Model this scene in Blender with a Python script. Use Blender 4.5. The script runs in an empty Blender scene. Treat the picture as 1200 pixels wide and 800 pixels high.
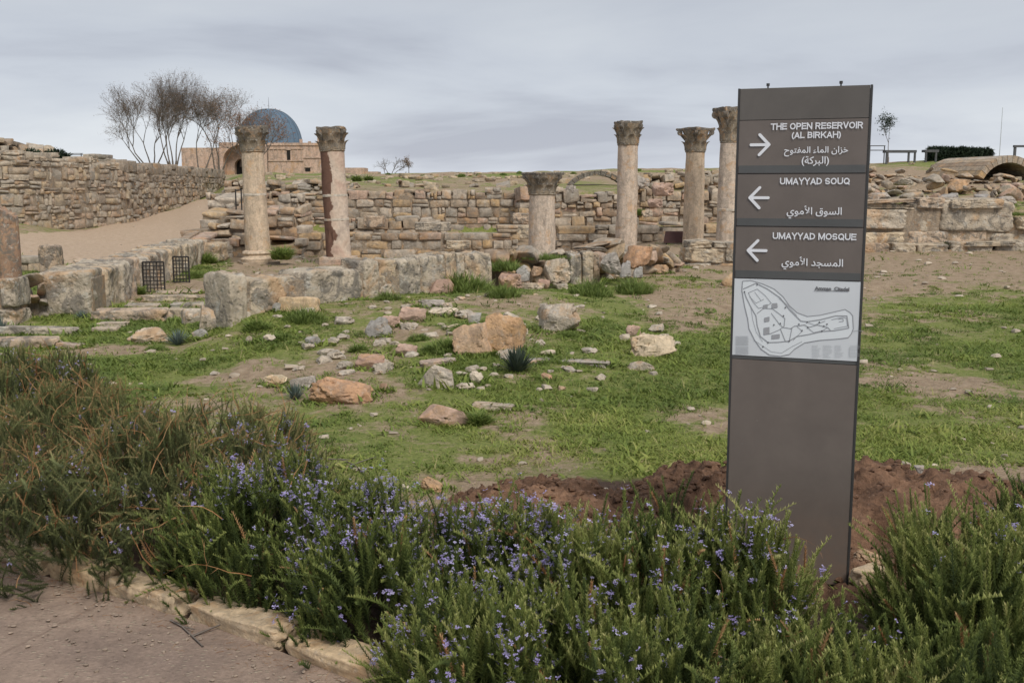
import bpy, math, random
import numpy as np
from mathutils import Vector, Matrix
R = math.radians
random.seed(7)
rng = np.random.default_rng(11)
sc = bpy.context.scene
col = sc.collection

# ---------------------------------------------------------------- camera
FPX = 1220.0          # focal length in pixels of a 1200 px wide picture
PITCH = R(8.4)
EYE = 1.6
cam = bpy.data.cameras.new('camera')
cam.sensor_width = 36.0
cam.lens = FPX / 1200 * 36
cam.clip_start = 0.05
cam.clip_end = 3000
co = bpy.data.objects.new('camera', cam)
col.objects.link(co)
co.location = (0, 0, EYE)
co.rotation_euler = (R(90) - PITCH, 0, 0)
sc.camera = co

# ---------------------------------------------------------------- overcast sky
SUN_EL, SUN_AZ = 48, 150      # azimuth clockwise from +Y (behind the camera, to the right)
w = bpy.data.worlds.new('World')
sc.world = w
w.use_nodes = True
nt = w.node_tree
nt.nodes.clear()
N = nt.nodes.new
L = nt.links.new
out = N('ShaderNodeOutputWorld'); bg = N('ShaderNodeBackground')
bg.inputs['Strength'].default_value = 0.075
sky = N('ShaderNodeTexSky'); sky.sky_type = 'NISHITA'; sky.sun_disc = False
sky.sun_elevation = R(SUN_EL); sky.sun_rotation = R(SUN_AZ)
tc = N('ShaderNodeTexCoord')
sep = N('ShaderNodeSeparateXYZ'); L(tc.outputs['Generated'], sep.inputs[0])
mx = N('ShaderNodeMath'); mx.operation = 'MAXIMUM'; L(sep.outputs['Z'], mx.inputs[0]); mx.inputs[1].default_value = 0.0
ad = N('ShaderNodeMath'); ad.operation = 'ADD'; L(mx.outputs[0], ad.inputs[0]); ad.inputs[1].default_value = 0.16
vd = N('ShaderNodeVectorMath'); vd.operation = 'DIVIDE'; L(tc.outputs['Generated'], vd.inputs[0])
cb = N('ShaderNodeCombineXYZ')
for i in range(3): L(ad.outputs[0], cb.inputs[i])
L(cb.outputs[0], vd.inputs[1])
mp = N('ShaderNodeMapping'); L(vd.outputs[0], mp.inputs[0])
mp.inputs['Rotation'].default_value = (0, 0, R(18)); mp.inputs['Scale'].default_value = (0.5, 0.62, 0.1)
mp.inputs['Location'].default_value = (3.1, 0.35, 0)
n1 = N('ShaderNodeTexNoise'); L(mp.outputs[0], n1.inputs[0]); n1.inputs['Scale'].default_value = 1.1
n1.inputs['Detail'].default_value = 7; n1.inputs['Roughness'].default_value = 0.52; n1.inputs['Distortion'].default_value = 0.3
cr = N('ShaderNodeValToRGB'); L(n1.outputs[0], cr.inputs[0])
e = cr.color_ramp.elements
e[0].position = 0.33; e[0].color = (0.375, 0.395, 0.46, 1)
e[1].position = 0.66; e[1].color = (0.60, 0.63, 0.67, 1)
m = cr.color_ramp.elements.new(0.47); m.color = (0.50, 0.53, 0.59, 1)
# the cloud deck is a little brighter towards the horizon
hz = N('ShaderNodeMapRange'); L(sep.outputs['Z'], hz.inputs[0])
hz.inputs[1].default_value = 0.0; hz.inputs[2].default_value = 0.22; hz.inputs[3].default_value = 1.08; hz.inputs[4].default_value = 0.80
sm = N('ShaderNodeVectorMath'); sm.operation = 'SCALE'; L(cr.outputs[0], sm.inputs[0]); L(hz.outputs[0], sm.inputs['Scale'])
s10 = N('ShaderNodeVectorMath'); s10.operation = 'SCALE'; L(sm.outputs[0], s10.inputs[0]); s10.inputs['Scale'].default_value = 8.6
mixw = N('ShaderNodeMixRGB'); mixw.inputs[0].default_value = 0.94
L(sky.outputs[0], mixw.inputs[1]); L(s10.outputs[0], mixw.inputs[2])
L(mixw.outputs[0], bg.inputs[0]); L(bg.outputs[0], out.inputs[0])

sun = bpy.data.lights.new('sun', 'SUN'); sun.energy = 1.5; sun.angle = R(22); sun.color = (1.0, 0.94, 0.85)
so = bpy.data.objects.new('sun', sun); col.objects.link(so)
az, el = R(SUN_AZ), R(SUN_EL)
sd = Vector((math.sin(az) * math.cos(el), math.cos(az) * math.cos(el), math.sin(el)))
so.rotation_euler = sd.to_track_quat('Z', 'Y').to_euler()
so.location = sd * 30
sc.view_settings.view_transform = 'Standard'
sc.view_settings.look = 'None'
sc.view_settings.exposure = 0.92
sc.view_settings.gamma = 1.0
sc.view_settings.use_curve_mapping = False

# ---------------------------------------------------------------- picture <-> place
def ray(px, py):
    v = (400 - py) / FPX
    return np.array([(px - 600) / FPX, math.cos(PITCH) + math.sin(PITCH) * v, -math.sin(PITCH) + math.cos(PITCH) * v])
def at(px, py, Y):
    d = ray(px, py); t = Y / d[1]
    return Vector((d[0] * t, Y, EYE + d[2] * t))

def hash2(ix, iy, seed):
    n = (ix.astype(np.int64) * 374761393 + iy.astype(np.int64) * 668265263 + seed * 974711) & 0x7fffffff
    n = ((n ^ (n >> 13)) * 1274126177) & 0x7fffffff
    return ((n ^ (n >> 16)) & 0xffff) / 65535.0
def vnoise(x, y, seed=0):
    x = np.asarray(x, float); y = np.asarray(y, float)
    ix = np.floor(x); iy = np.floor(y); fx = x - ix; fy = y - iy
    fx = fx * fx * (3 - 2 * fx); fy = fy * fy * (3 - 2 * fy)
    a = hash2(ix, iy, seed); b = hash2(ix + 1, iy, seed); c = hash2(ix, iy + 1, seed); d = hash2(ix + 1, iy + 1, seed)
    return (a * (1 - fx) + b * fx) * (1 - fy) + (c * (1 - fx) + d * fx) * fy
def fbm(x, y, seed=0, o=4):
    s = 0; a = .5; t = 0
    for i in range(o):
        s = s + a * vnoise(x * 2 ** i, y * 2 ** i, seed + i); t += a; a *= .5
    return s / t

PROF = {  # ground height along lines of sight: (distance, height)
    -350: [(0, 0), (14, 0), (20, .1), (25, .4), (30, .8), (40, 1.1), (60, 1.5), (90, 2.3), (110, 2.9), (600, 2.9)],
    0: [(0, 0), (14, 0), (20, .05), (25, .25), (30, .6), (40, .9), (60, 1.3), (90, 2.3), (110, 2.9), (600, 2.9)],
    100: [(0, 0), (18, 0), (24, .08), (30, .17), (35, .35), (40, .5), (58, .98), (75, 1.8), (90, 2.4), (110, 2.9), (600, 2.9)],
    200: [(0, 0), (16, 0), (22, .04), (30, .2), (45, .62), (62, 1.1), (75, 1.9), (90, 2.4), (110, 2.9), (600, 2.9)],
    240: [(0, 0), (9.2, 0), (10.7, .10), (11.6, .08), (13, 0), (16, 0), (22, .06), (28, .22), (32, .5), (50, .95), (62, 1.25), (75, 2.0), (90, 2.4), (110, 2.9), (600, 2.9)],
    300: [(0, 0), (8, 0), (9.8, .10), (11.2, .27), (12, .25), (13.5, .06), (16, .0), (22, .05), (27, .3), (28.4, 1.1), (40, 1.8), (60, 2.3), (75, 2.55), (110, 2.9), (600, 2.9)],
    430: [(0, 0), (7, 0), (10, .15), (12, .32), (13.2, .3), (15, .12), (21, .05), (24.6, .0), (27.7, .3), (28.4, 1.5), (40, 1.85), (70, 2.5), (110, 2.9), (600, 2.9)],
    600: [(0, 0), (7, 0), (9.6, .16), (12.5, .32), (15, .25), (20, .16), (24.6, .08), (27.7, .35), (28.4, 1.5), (40, 1.9), (70, 2.6), (110, 2.95), (600, 2.95)],
    800: [(0, 0), (7, 0), (10, .08), (13, .2), (16, .3), (23, .32), (27.7, .5), (28.4, 1.45), (40, 1.95), (70, 2.85), (110, 3.0), (600, 3)],
    950: [(0, 0), (7, 0), (10, .03), (15, .15), (22, .3), (27.7, .6), (30, 1.4), (40, 2.1), (55, 2.9), (110, 3.1), (600, 3.1)],
    1060: [(0, 0), (7, 0), (14, .08), (22.05, .32), (22.6, 1.2), (28, 1.45), (35, 1.95), (44, 2.7), (60, 2.85), (110, 3.0), (600, 3)],
    1600: [(0, 0), (7, 0), (14, .08), (22.05, .34), (22.6, 1.25), (28, 1.5), (35, 2.0), (44, 2.8), (60, 2.9), (110, 3.0), (600, 3)],
}
A_S = np.array([(k - 600) / FPX for k in PROF])
def base_h(x, y):
    x = np.asarray(x, float); y = np.asarray(y, float)
    s = np.clip(x / np.maximum(y, 3.0), A_S[0], A_S[-1] - 1e-6)
    Z = np.stack([np.interp(y, [p[0] for p in v], [p[1] for p in v]) for v in PROF.values()])
    i = np.clip(np.searchsorted(A_S, s, side='right') - 1, 0, len(A_S) - 2)
    f = (s - A_S[i]) / (A_S[i + 1] - A_S[i]); f = f * f * (3 - 2 * f)
    j = np.arange(s.size)
    Zf = Z.reshape(len(A_S), -1)
    z = Zf[i.ravel(), j] * (1 - f.ravel()) + Zf[(i + 1).ravel(), j] * f.ravel()
    return z.reshape(s.shape)
def H(x, y):
    x = np.atleast_1d(np.asarray(x, float)); y = np.atleast_1d(np.asarray(y, float))
    far = np.clip((y - 4.5) / 4, 0, 1)
    amp = .10 * far + .25 * np.clip((y - 35) / 40, 0, 1)
    z = base_h(x, y) + (fbm(x * .45 + 9, y * .45, 3, 3) - .5) * amp + (fbm(x * 2.2, y * 2.2, 8, 3) - .5) * .05 * far
    return z
def hz_(x, y): return float(H([x], [y])[0])
def gp(px, py):
    """where the line of sight through a picture point meets the ground"""
    d = ray(px, py); Y = np.linspace(2, 140, 5000); X = d[0] / d[1] * Y; Zr = EYE + d[2] / d[1] * Y
    g = H(X, Y); k = np.argmax(Zr < g)
    if Zr[k] >= g[k]: k = len(Y) - 1
    return Vector((X[k], Y[k], g[k]))
def gx(px, Y):
    x = (px - 600) / FPX * Y / 1.0
    return x
def P(px, Y):
    """point on the ground at forward distance Y on the vertical plane through picture column px (level sight line)"""
    x = 0.0; z = 0.4
    for _ in range(4):
        dz = z - EYE                      # solve for x with perspective of the tilted camera
        depth = Y * math.cos(PITCH) - dz * math.sin(PITCH)
        x = (px - 600) / FPX * depth
        z = hz_(x, Y)
    return Vector((x, Y, z))

# ---------------------------------------------------------------- objects
def tag(o, label=None, cat=None, group=None, kind=None):
    if label: o['label'] = label
    if cat: o['category'] = cat
    if group: o['group'] = group
    if kind: o['kind'] = kind
    return o
def obj(name, me, parent=None, loc=None, mat=None):
    o = bpy.data.objects.new(name, me); col.objects.link(o)
    if parent is not None: o.parent = parent
    if loc is not None: o.location = loc
    if mat is not None and me is not None and len(me.materials) == 0: me.materials.append(mat)
    return o
def empty(name, loc, rz=0, label=None, cat=None, group=None):
    o = bpy.data.objects.new(name, None); col.objects.link(o)
    o.location = loc; o.rotation_euler = (0, 0, rz); o.empty_display_size = .2
    return tag(o, label, cat, group)
def mesh(name, V, F, mat=None, smooth=True, sharp=None, attr=None):
    """V (n,3), F an (m,3) or (m,4) array, or a list of faces"""
    me = bpy.data.meshes.new(name)
    if isinstance(F, np.ndarray):
        V = np.asarray(V, np.float32); k = F.shape[1]
        me.vertices.add(len(V)); me.vertices.foreach_set('co', V.ravel())
        me.loops.add(F.size); me.loops.foreach_set('vertex_index', F.ravel().astype(np.int32))
        me.polygons.add(len(F)); me.polygons.foreach_set('loop_start', np.arange(0, F.size, k, dtype=np.int32))
        me.update(calc_edges=True)
    else:
        me.from_pydata([tuple(v) for v in V], [], F); me.update()
    me.polygons.foreach_set('use_smooth', np.full(len(me.polygons), smooth))
    if sharp: me.set_sharp_from_angle(angle=R(sharp))
    if attr is not None:
        for k, a in attr.items():
            at_ = me.attributes.new(k, 'FLOAT', 'POINT'); at_.data.foreach_set('value', np.asarray(a, np.float32))
    if mat is not None: me.materials.append(mat)
    return me
class MB:
    def __init__(s): s.V = []; s.F = []
    def add(s, V, F):
        n = len(s.V); s.V += [tuple(v) for v in V]; s.F += [tuple(i + n for i in f) for f in F]; return s
    def box(s, a, b):
        x0, y0, z0 = a; x1, y1, z1 = b
        return s.add([(x0,y0,z0),(x1,y0,z0),(x1,y1,z0),(x0,y1,z0),(x0,y0,z1),(x1,y0,z1),(x1,y1,z1),(x0,y1,z1)],
                     [(0,3,2,1),(4,5,6,7),(0,1,5,4),(1,2,6,5),(2,3,7,6),(3,0,4,7)])
    def tube(s, p, q, r0, r1=None, n=8, cap=True):
        r1 = r0 if r1 is None else r1
        p = Vector(p); q = Vector(q); d = (q - p).normalized()
        u = d.orthogonal().normalized(); v = d.cross(u)
        A = [p + (u * math.cos(6.28319 * i / n) + v * math.sin(6.28319 * i / n)) * r0 for i in range(n)]
        B = [q + (u * math.cos(6.28319 * i / n) + v * math.sin(6.28319 * i / n)) * r1 for i in range(n)]
        F = [(i, (i + 1) % n, n + (i + 1) % n, n + i) for i in range(n)]
        if cap: F += [tuple(range(n))[::-1], tuple(range(n, 2 * n))]
        return s.add(A + B, F)
    def lathe(s, prof, n=32, c=(0, 0), wob=0, seed=0):
        V = []; F = []
        for k, (r, z) in enumerate(prof):
            for i in range(n):
                a = 6.28319 * i / n
                rr = r * (1 + wob * (float(fbm(np.array(i * 6.0 / n if i < n/2 else (n-i) * 6.0 / n), np.array(z * 5.0), seed, 3)) - .5))
                V.append((c[0] + rr * math.cos(a), c[1] + rr * math.sin(a), z))
        for k in range(len(prof) - 1):
            for i in range(n):
                j = (i + 1) % n; F.append((k * n + i, k * n + j, (k + 1) * n + j, (k + 1) * n + i))
        F.append(tuple(range(n))[::-1]); F.append(tuple((len(prof) - 1) * n + i for i in range(n)))
        return s.add(V, F)
    def build(s, name, mat, smooth=False, sharp=None): return mesh(name, s.V, s.F, mat, smooth or bool(sharp), sharp)

# ---------------------------------------------------------------- materials
class NT:
    def __init__(s, name):
        s.m = bpy.data.materials.new(name); s.m.use_nodes = True; s.t = s.m.node_tree
        s.b = s.t.nodes['Principled BSDF']; s.b.inputs['Roughness'].default_value = .9
        s.b.inputs['Specular IOR Level'].default_value = .25
    def n(s, typ, **kw):
        x = s.t.nodes.new('ShaderNode' + typ)
        for k, v in kw.items(): setattr(x, k, v)
        return x
    def l(s, a, b): s.t.links.new(a, b)
    def noise(s, vec, scale, detail=4, rough=.55, dist=0):
        x = s.n('TexNoise'); s.l(vec, x.inputs['Vector']); x.inputs['Scale'].default_value = scale
        x.inputs['Detail'].default_value = detail; x.inputs['Roughness'].default_value = rough; x.inputs['Distortion'].default_value = dist
        return x.outputs[0]
    def ramp(s, f, stops, interp='LINEAR'):
        x = s.n('ValToRGB'); s.l(f, x.inputs[0]); r = x.color_ramp; r.interpolation = interp
        while len(r.elements) > 1: r.elements.remove(r.elements[-1])
        for i, (p, c) in enumerate(stops):
            el = r.elements[0] if i == 0 else r.elements.new(p)
            el.position = p; el.color = (c, c, c, 1) if isinstance(c, (int, float)) else (*c, 1)
        return x.outputs[0]
    def mix(s, f, a, b, mode='MIX'):
        x = s.n('MixRGB', blend_type=mode)
        for i, v in enumerate((f, a, b)):
            if isinstance(v, (int, float)): x.inputs[i].default_value = v if i == 0 else (v, v, v, 1)
            elif isinstance(v, tuple): x.inputs[i].default_value = (*v, 1)
            else: s.l(v, x.inputs[i])
        return x.outputs[0]
    def math(s, op, a, b=0.0):
        x = s.n('Math', operation=op)
        for i, v in enumerate((a, b)):
            if isinstance(v, (int, float)): x.inputs[i].default_value = v
            else: s.l(v, x.inputs[i])
        return x.outputs[0]
    def bump(s, h, strength, dist):
        x = s.n('Bump'); s.l(h, x.inputs['Height']); x.inputs['Strength'].default_value = strength; x.inputs['Distance'].default_value = dist
        s.l(x.outputs[0], s.b.inputs['Normal'])
    def color(s, c): s.l(c, s.b.inputs['Base Color'])
    def attr(s, name): x = s.n('Attribute', attribute_name=name); return x.outputs['Fac']

def stone_mat(name, cols, lichen=.5, scale=1.0, bump=.5, pits=.5):
    """weathered limestone: each object picks its own tint; lichen and soot-grey patches, pale scars, pits"""
    t = NT(name); g = t.n('NewGeometry').outputs['Position']; oi = t.n('ObjectInfo')
    off = t.n('VectorMath', operation='ADD'); t.l(g, off.inputs[0])
    cs = t.n('CombineXYZ'); t.l(t.math('MULTIPLY', oi.outputs['Random'], 9.0), cs.inputs[2]); t.l(cs.outputs[0], off.inputs[1])
    p = off.outputs[0]
    n = len(cols)
    base = t.ramp(oi.outputs['Random'], [(i / n, c) for i, c in enumerate(cols)], 'CONSTANT')
    big = t.noise(p, 2.2 * scale, 5, .6, .4)
    base = t.mix(t.ramp(big, [(.35, 0), (.65, .55)]), base, cols[1])
    fine = t.noise(p, 14 * scale, 6, .65)
    base = t.mix(.55, base, t.ramp(fine, [(.25, .45), (.5, .9), (.75, 1.25)]), 'MULTIPLY')
    li = t.noise(p, 4.3 * scale, 8, .72, .8)
    base = t.mix(t.ramp(li, [(.49, 0), (.56, lichen * .8)]), base, (.17, .155, .135))
    oc = t.noise(p, 1.7 * scale, 6, .65, .6)
    base = t.mix(t.ramp(oc, [(.54, 0), (.64, .55)]), base, (.50, .30, .15))
    l2 = t.noise(p, 7.5 * scale, 7, .7, .3)
    base = t.mix(t.ramp(l2, [(.56, 0), (.64, lichen * .7)]), base, (.50, .48, .43))
    l3 = t.noise(p, 3.1 * scale, 7, .7, .9)
    base = t.mix(t.ramp(l3, [(.60, 0), (.68, lichen * .8)]), base, (.075, .07, .06))
    mps = t.n('Mapping'); t.l(p, mps.inputs[0]); mps.inputs['Scale'].default_value = (1, 1, .22)
    st = t.noise(mps.outputs[0], 6 * scale, 5, .6, .3)
    base = t.mix(.45, base, t.ramp(st, [(.35, .55), (.5, 1.0), (.65, 1.25)]), 'MULTIPLY')
    t.color(base)
    vo = t.n('TexVoronoi'); t.l(p, vo.inputs['Vector']); vo.inputs['Scale'].default_value = 16 * scale
    hgt = t.math('ADD', t.math('MULTIPLY', fine, 1.0), t.math('MULTIPLY', t.ramp(vo.outputs['Distance'], [(0, 0), (.35, 1)]), pits))
    hgt = t.math('ADD', hgt, t.math('MULTIPLY', li, 1.2))
    t.bump(hgt, bump, .03 / scale)
    return t.m
BUFF, GREY, PINK, OCHRE, PALE, BROWN = (.46,.35,.24), (.37,.32,.26), (.52,.35,.255), (.52,.35,.18), (.57,.48,.38), (.33,.225,.145)
M_wall = stone_mat('weathered_limestone', [BUFF, GREY, (.40,.31,.22), PINK, OCHRE, (.38,.33,.27), PALE, BROWN], .55)
M_big = stone_mat('ashlar_limestone', [(.53,.43,.31), (.50,.43,.34), (.55,.40,.28), (.47,.40,.31), (.57,.46,.32)], 1.0, .9, .9)
M_far = stone_mat('far_rubble_stone', [(.42,.33,.24), (.36,.315,.26), (.47,.34,.24), (.50,.39,.26), (.34,.27,.205), (.52,.44,.34)], .6, .9, .6)
M_rock = stone_mat('field_rock', [(.52,.42,.31), (.44,.39,.34), (.52,.37,.28), (.54,.46,.36)], .6, 2.2, .8)
M_orange = stone_mat('orange_rock', [(.54,.35,.20), (.50,.30,.18), (.54,.38,.25)], .45, 2.0, .8)
M_pinkr = stone_mat('pink_rock', [(.44,.29,.225), (.47,.33,.26), (.42,.28,.22)], .18, 1.6, .5)
M_cream = stone_mat('cream_rock', [(.64,.54,.38), (.62,.50,.36), (.60,.52,.42)], .3, 2.0, .6)
M_greyr = stone_mat('grey_rock', [(.38,.355,.33), (.41,.39,.36), (.35,.325,.305)], .35, 1.6, .5)
M_kerb = stone_mat('kerb_stone', [(.60,.44,.27), (.62,.48,.32), (.54,.41,.27)], .35, 3.0, .6)
M_core = stone_mat('mortar_core', [(.30,.235,.17), (.33,.26,.19)], .6, 2.2, 1.0)
M_colA = stone_mat('column_limestone', [(.60,.47,.34), (.58,.46,.34)], .32, 2.2, .5)
M_colB = stone_mat('column_grey_limestone', [(.58,.47,.375), (.56,.46,.37)], .42, 2.4, .5)
M_cap = stone_mat('capital_stone', [(.27,.225,.165), (.29,.23,.165)], 1.0, 3.0, 1.0)
M_capd = stone_mat('capital_black_crust', [(.145,.13,.11), (.17,.145,.12)], 1.0, 3.0, 1.0)
M_mortar = stone_mat('pale_mortar', [(.58,.52,.44), (.56,.50,.42)], .15, 2, .4)

def column_pink():
    t = NT('column_pink_marble'); g = t.n('NewGeometry').outputs['Position']
    a = t.noise(g, 2.0, 4, .6, .5); b = t.noise(g, 18, 6, .6)
    c = t.ramp(a, [(.36, (.20,.085,.055)), (.44, (.23,.15,.12)), (.50, (.44,.30,.25)), (.7, (.50,.37,.31))])
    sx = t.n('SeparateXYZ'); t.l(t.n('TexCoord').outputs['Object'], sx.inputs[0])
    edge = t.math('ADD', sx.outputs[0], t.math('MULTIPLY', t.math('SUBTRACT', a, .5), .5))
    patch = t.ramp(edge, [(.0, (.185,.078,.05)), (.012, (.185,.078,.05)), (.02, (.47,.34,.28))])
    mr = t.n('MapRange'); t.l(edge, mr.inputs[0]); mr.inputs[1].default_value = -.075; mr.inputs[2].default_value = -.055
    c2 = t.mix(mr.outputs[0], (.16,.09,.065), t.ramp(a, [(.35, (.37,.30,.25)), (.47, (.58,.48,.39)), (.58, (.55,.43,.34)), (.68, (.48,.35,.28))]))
    t.color(t.mix(.5, c2, t.ramp(b, [(.3, .6), (.7, 1.2)]), 'MULTIPLY'))
    t.bump(b, .3, .01); return t.m
M_colP = column_pink()

def simple(name, c, rough=.9, var=0, scale=8, metal=0, bump=0, spec=.25):
    t = NT(name); t.b.inputs['Base Color'].default_value = (*c, 1); t.b.inputs['Roughness'].default_value = rough
    t.b.inputs['Metallic'].default_value = metal; t.b.inputs['Specular IOR Level'].default_value = spec
    if var:
        g = t.n('NewGeometry').outputs['Position']; n = t.noise(g, scale, 6, .6)
        t.color(t.mix(1.0, c, t.ramp(n, [(.3, 1 - var), (.7, 1 + var)]), 'MULTIPLY'))
        if bump: t.bump(n, bump, .02)
    return t.m
def leaf_mat(name, stops, transl=.15, rough=.6):
    """foliage: the per-leaf tone attribute picks the colour of a leaf"""
    t = NT(name); t.color(t.ramp(t.attr('tone'), stops)); t.b.inputs['Roughness'].default_value = rough
    t.b.inputs['Specular IOR Level'].default_value = .2
    tr = t.n('BsdfTranslucent'); t.l(t.b.inputs['Base Color'].links[0].from_socket, tr.inputs[0])
    mx = t.n('MixShader'); mx.inputs[0].default_value = transl
    t.l(t.b.outputs[0], mx.inputs[1]); t.l(tr.outputs[0], mx.inputs[2]); t.l(mx.outputs[0], t.t.nodes['Material Output'].inputs[0])
    return t.m
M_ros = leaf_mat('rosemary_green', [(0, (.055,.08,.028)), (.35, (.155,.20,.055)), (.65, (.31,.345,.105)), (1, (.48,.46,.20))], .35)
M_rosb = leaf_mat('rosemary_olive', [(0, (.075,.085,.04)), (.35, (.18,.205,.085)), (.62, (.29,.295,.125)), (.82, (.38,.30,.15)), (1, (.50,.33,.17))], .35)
M_flow = leaf_mat('rosemary_flower', [(0, (.25,.205,.42)), (.5, (.38,.335,.60)), (1, (.58,.55,.78))], .25)
M_dry = leaf_mat('dry_twig', [(0, (.20,.095,.04)), (.5, (.34,.17,.075)), (1, (.46,.30,.15))], .1)
M_grass = leaf_mat('turf_grass', [(0, (.12,.17,.045)), (.3, (.175,.235,.055)), (.55, (.245,.30,.07)), (.8, (.33,.35,.10)), (1, (.46,.40,.20))], .3)
M_weed = leaf_mat('weed_green', [(0, (.13,.18,.05)), (.5, (.235,.31,.085)), (1, (.42,.44,.14))], .4)
M_squill = leaf_mat('blue_green_leaf', [(0, (.07,.095,.085)), (.5, (.13,.17,.15)), (1, (.21,.26,.23))], .1)
M_agave = leaf_mat('dark_strap_leaf', [(0, (.035,.05,.035)), (.6, (.075,.10,.075)), (1, (.14,.13,.09))], .1)
M_bark = simple('grey_bark', (.17,.145,.125), var=.3, scale=6)
M_dead = leaf_mat('dead_brown_leaf', [(0, (.14,.095,.065)), (.5, (.22,.15,.10)), (1, (.31,.21,.135))], .2)
M_rust = leaf_mat('rust_leaf', [(0, (.17,.075,.03)), (.5, (.28,.13,.055)), (1, (.33,.18,.09))], .2)
M_hedge = leaf_mat('hedge_leaf', [(0, (.018,.03,.018)), (.6, (.035,.055,.03)), (1, (.07,.09,.05))], .1)
M_iron = simple('black_iron', (.035,.032,.03), .6, .3, 30)
M_pole = simple('weathered_rail', (.09,.09,.095), .7, .2, 10)

def ground_mat():
    t = NT('ground'); g = t.n('NewGeometry').outputs['Position']
    bare = t.attr('bare'); road = t.attr('road'); soil = t.attr('soil')
    n1 = t.noise(g, 1.3, 6, .65, .4); n2 = t.noise(g, 9, 6, .7); n3 = t.noise(g, 45, 5, .7)
    earth = t.ramp(n2, [(.3, (.23,.165,.105)), (.5, (.35,.26,.175)), (.7, (.44,.34,.24))])
    vo = t.n('TexVoronoi'); t.l(g, vo.inputs['Vector']); vo.inputs['Scale'].default_value = 26
    peb = t.ramp(vo.outputs['Distance'], [(.10, .8), (.2, 0)])
    pc = t.mix(.6, t.mix(.5, vo.outputs['Color'], (.45,.38,.30)), (.42,.35,.28))
    earth = t.mix(t.mix(1.0, peb, t.ramp(n1, [(.4, .3), (.7, 1)]), 'MULTIPLY'), earth, pc)
    gf = t.noise(g, 26, 5, .7)
    grass = t.ramp(gf, [(.3, (.13,.155,.04)), (.5, (.19,.225,.055)), (.62, (.25,.25,.09)), (.75, (.32,.27,.16))])
    k = t.math('ADD', t.math('MULTIPLY', t.math('SUBTRACT', n1, .5), 1.5), t.math('MULTIPLY', t.math('SUBTRACT', n2, .5), .9))
    f = t.ramp(t.math('ADD', bare, k), [(.38, 0), (.6, 1)])
    c = t.mix(f, grass, earth)
    rd = t.ramp(n2, [(.25, (.38,.275,.19)), (.5, (.49,.37,.265)), (.75, (.58,.45,.34))])
    rd = t.mix(t.mix(1.0, peb, .6, 'MULTIPLY'), rd, pc)
    c = t.mix(t.ramp(t.math('ADD', road, t.math('MULTIPLY', t.math('SUBTRACT', n1, .5), .5)), [(.45, 0), (.6, 1)]), c, rd)
    sl = t.ramp(n2, [(.3, (.05,.03,.022)), (.5, (.10,.062,.044)), (.75, (.16,.105,.08))])
    c = t.mix(t.ramp(t.math('ADD', soil, t.math('MULTIPLY', t.math('SUBTRACT', n2, .5), .6)), [(.42, 0), (.58, 1)]), c, sl)
    c = t.mix(.6, c, t.ramp(n3, [(.25, .5), (.5, .95), (.75, 1.3)]), 'MULTIPLY')
    t.color(c)
    t.bump(t.math('ADD', t.math('ADD', n3, n2), peb), .8, .03)
    return t.m
M_ground = ground_mat()
def soil_mat():
    t = NT('dug_red_soil'); g = t.n('NewGeometry').outputs['Position']
    a = t.noise(g, 3.5, 6, .65, .3); b = t.noise(g, 30, 7, .7)
    c = t.ramp(a, [(.3, (.095,.052,.034)), (.5, (.19,.108,.068)), (.68, (.34,.20,.125))])
    c = t.mix(.7, c, t.ramp(b, [(.28, .35), (.5, .9), (.72, 1.5)]), 'MULTIPLY')
    vo = t.n('TexVoronoi'); t.l(g, vo.inputs['Vector']); vo.inputs['Scale'].default_value = 34
    c = t.mix(t.ramp(vo.outputs['Distance'], [(.07, .6), (.12, 0)]), c, (.36,.27,.2))
    t.color(c); t.bump(b, 1.0, .03); return t.m
M_soil = soil_mat()
def path_mat():
    t = NT('worn_path'); g = t.n('NewGeometry').outputs['Position']
    a = t.noise(g, 1.6, 5, .6, .4); b = t.noise(g, 60, 6, .75); d = t.noise(g, 7, 6, .65, .5)
    c = t.ramp(a, [(.3, (.20,.15,.125)), (.5, (.29,.215,.17)), (.7, (.38,.285,.22))])
    c = t.mix(.6, c, t.ramp(d, [(.3, .65), (.7, 1.25)]), 'MULTIPLY')
    c = t.mix(.5, c, t.ramp(b, [(.3, .5), (.7, 1.4)]), 'MULTIPLY')
    mp = t.n('Mapping'); t.l(g, mp.inputs[0]); mp.inputs['Scale'].default_value = (1, 1.8, 1)
    vo = t.n('TexVoronoi'); t.l(mp.outputs[0], vo.inputs['Vector']); vo.inputs['Scale'].default_value = 30; vo.inputs['Randomness'].default_value = 1
    f = t.mix(1.0, t.ramp(vo.outputs['Distance'], [(.18, 1), (.30, 0)]), t.ramp(d, [(.42, 0), (.55, .9)]), 'MULTIPLY')
    c = t.mix(f, c, t.mix(t.noise(g, 40, 2), (.22,.18,.14), (.50,.42,.31)))
    ck = t.n('TexVoronoi', feature='DISTANCE_TO_EDGE')
    wv = t.mix(.12, g, t.n('TexNoise').outputs['Color']); t.l(wv, ck.inputs['Vector']); ck.inputs['Scale'].default_value = 1.1
    c = t.mix(t.ramp(ck.outputs[0], [(.003, .35), (.008, 0)]), c, (.12,.08,.06))
    t.color(c); t.b.inputs['Roughness'].default_value = .75
    t.bump(t.math('ADD', t.math('ADD', b, d), f), .6, .012); return t.m
M_path = path_mat()

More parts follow.
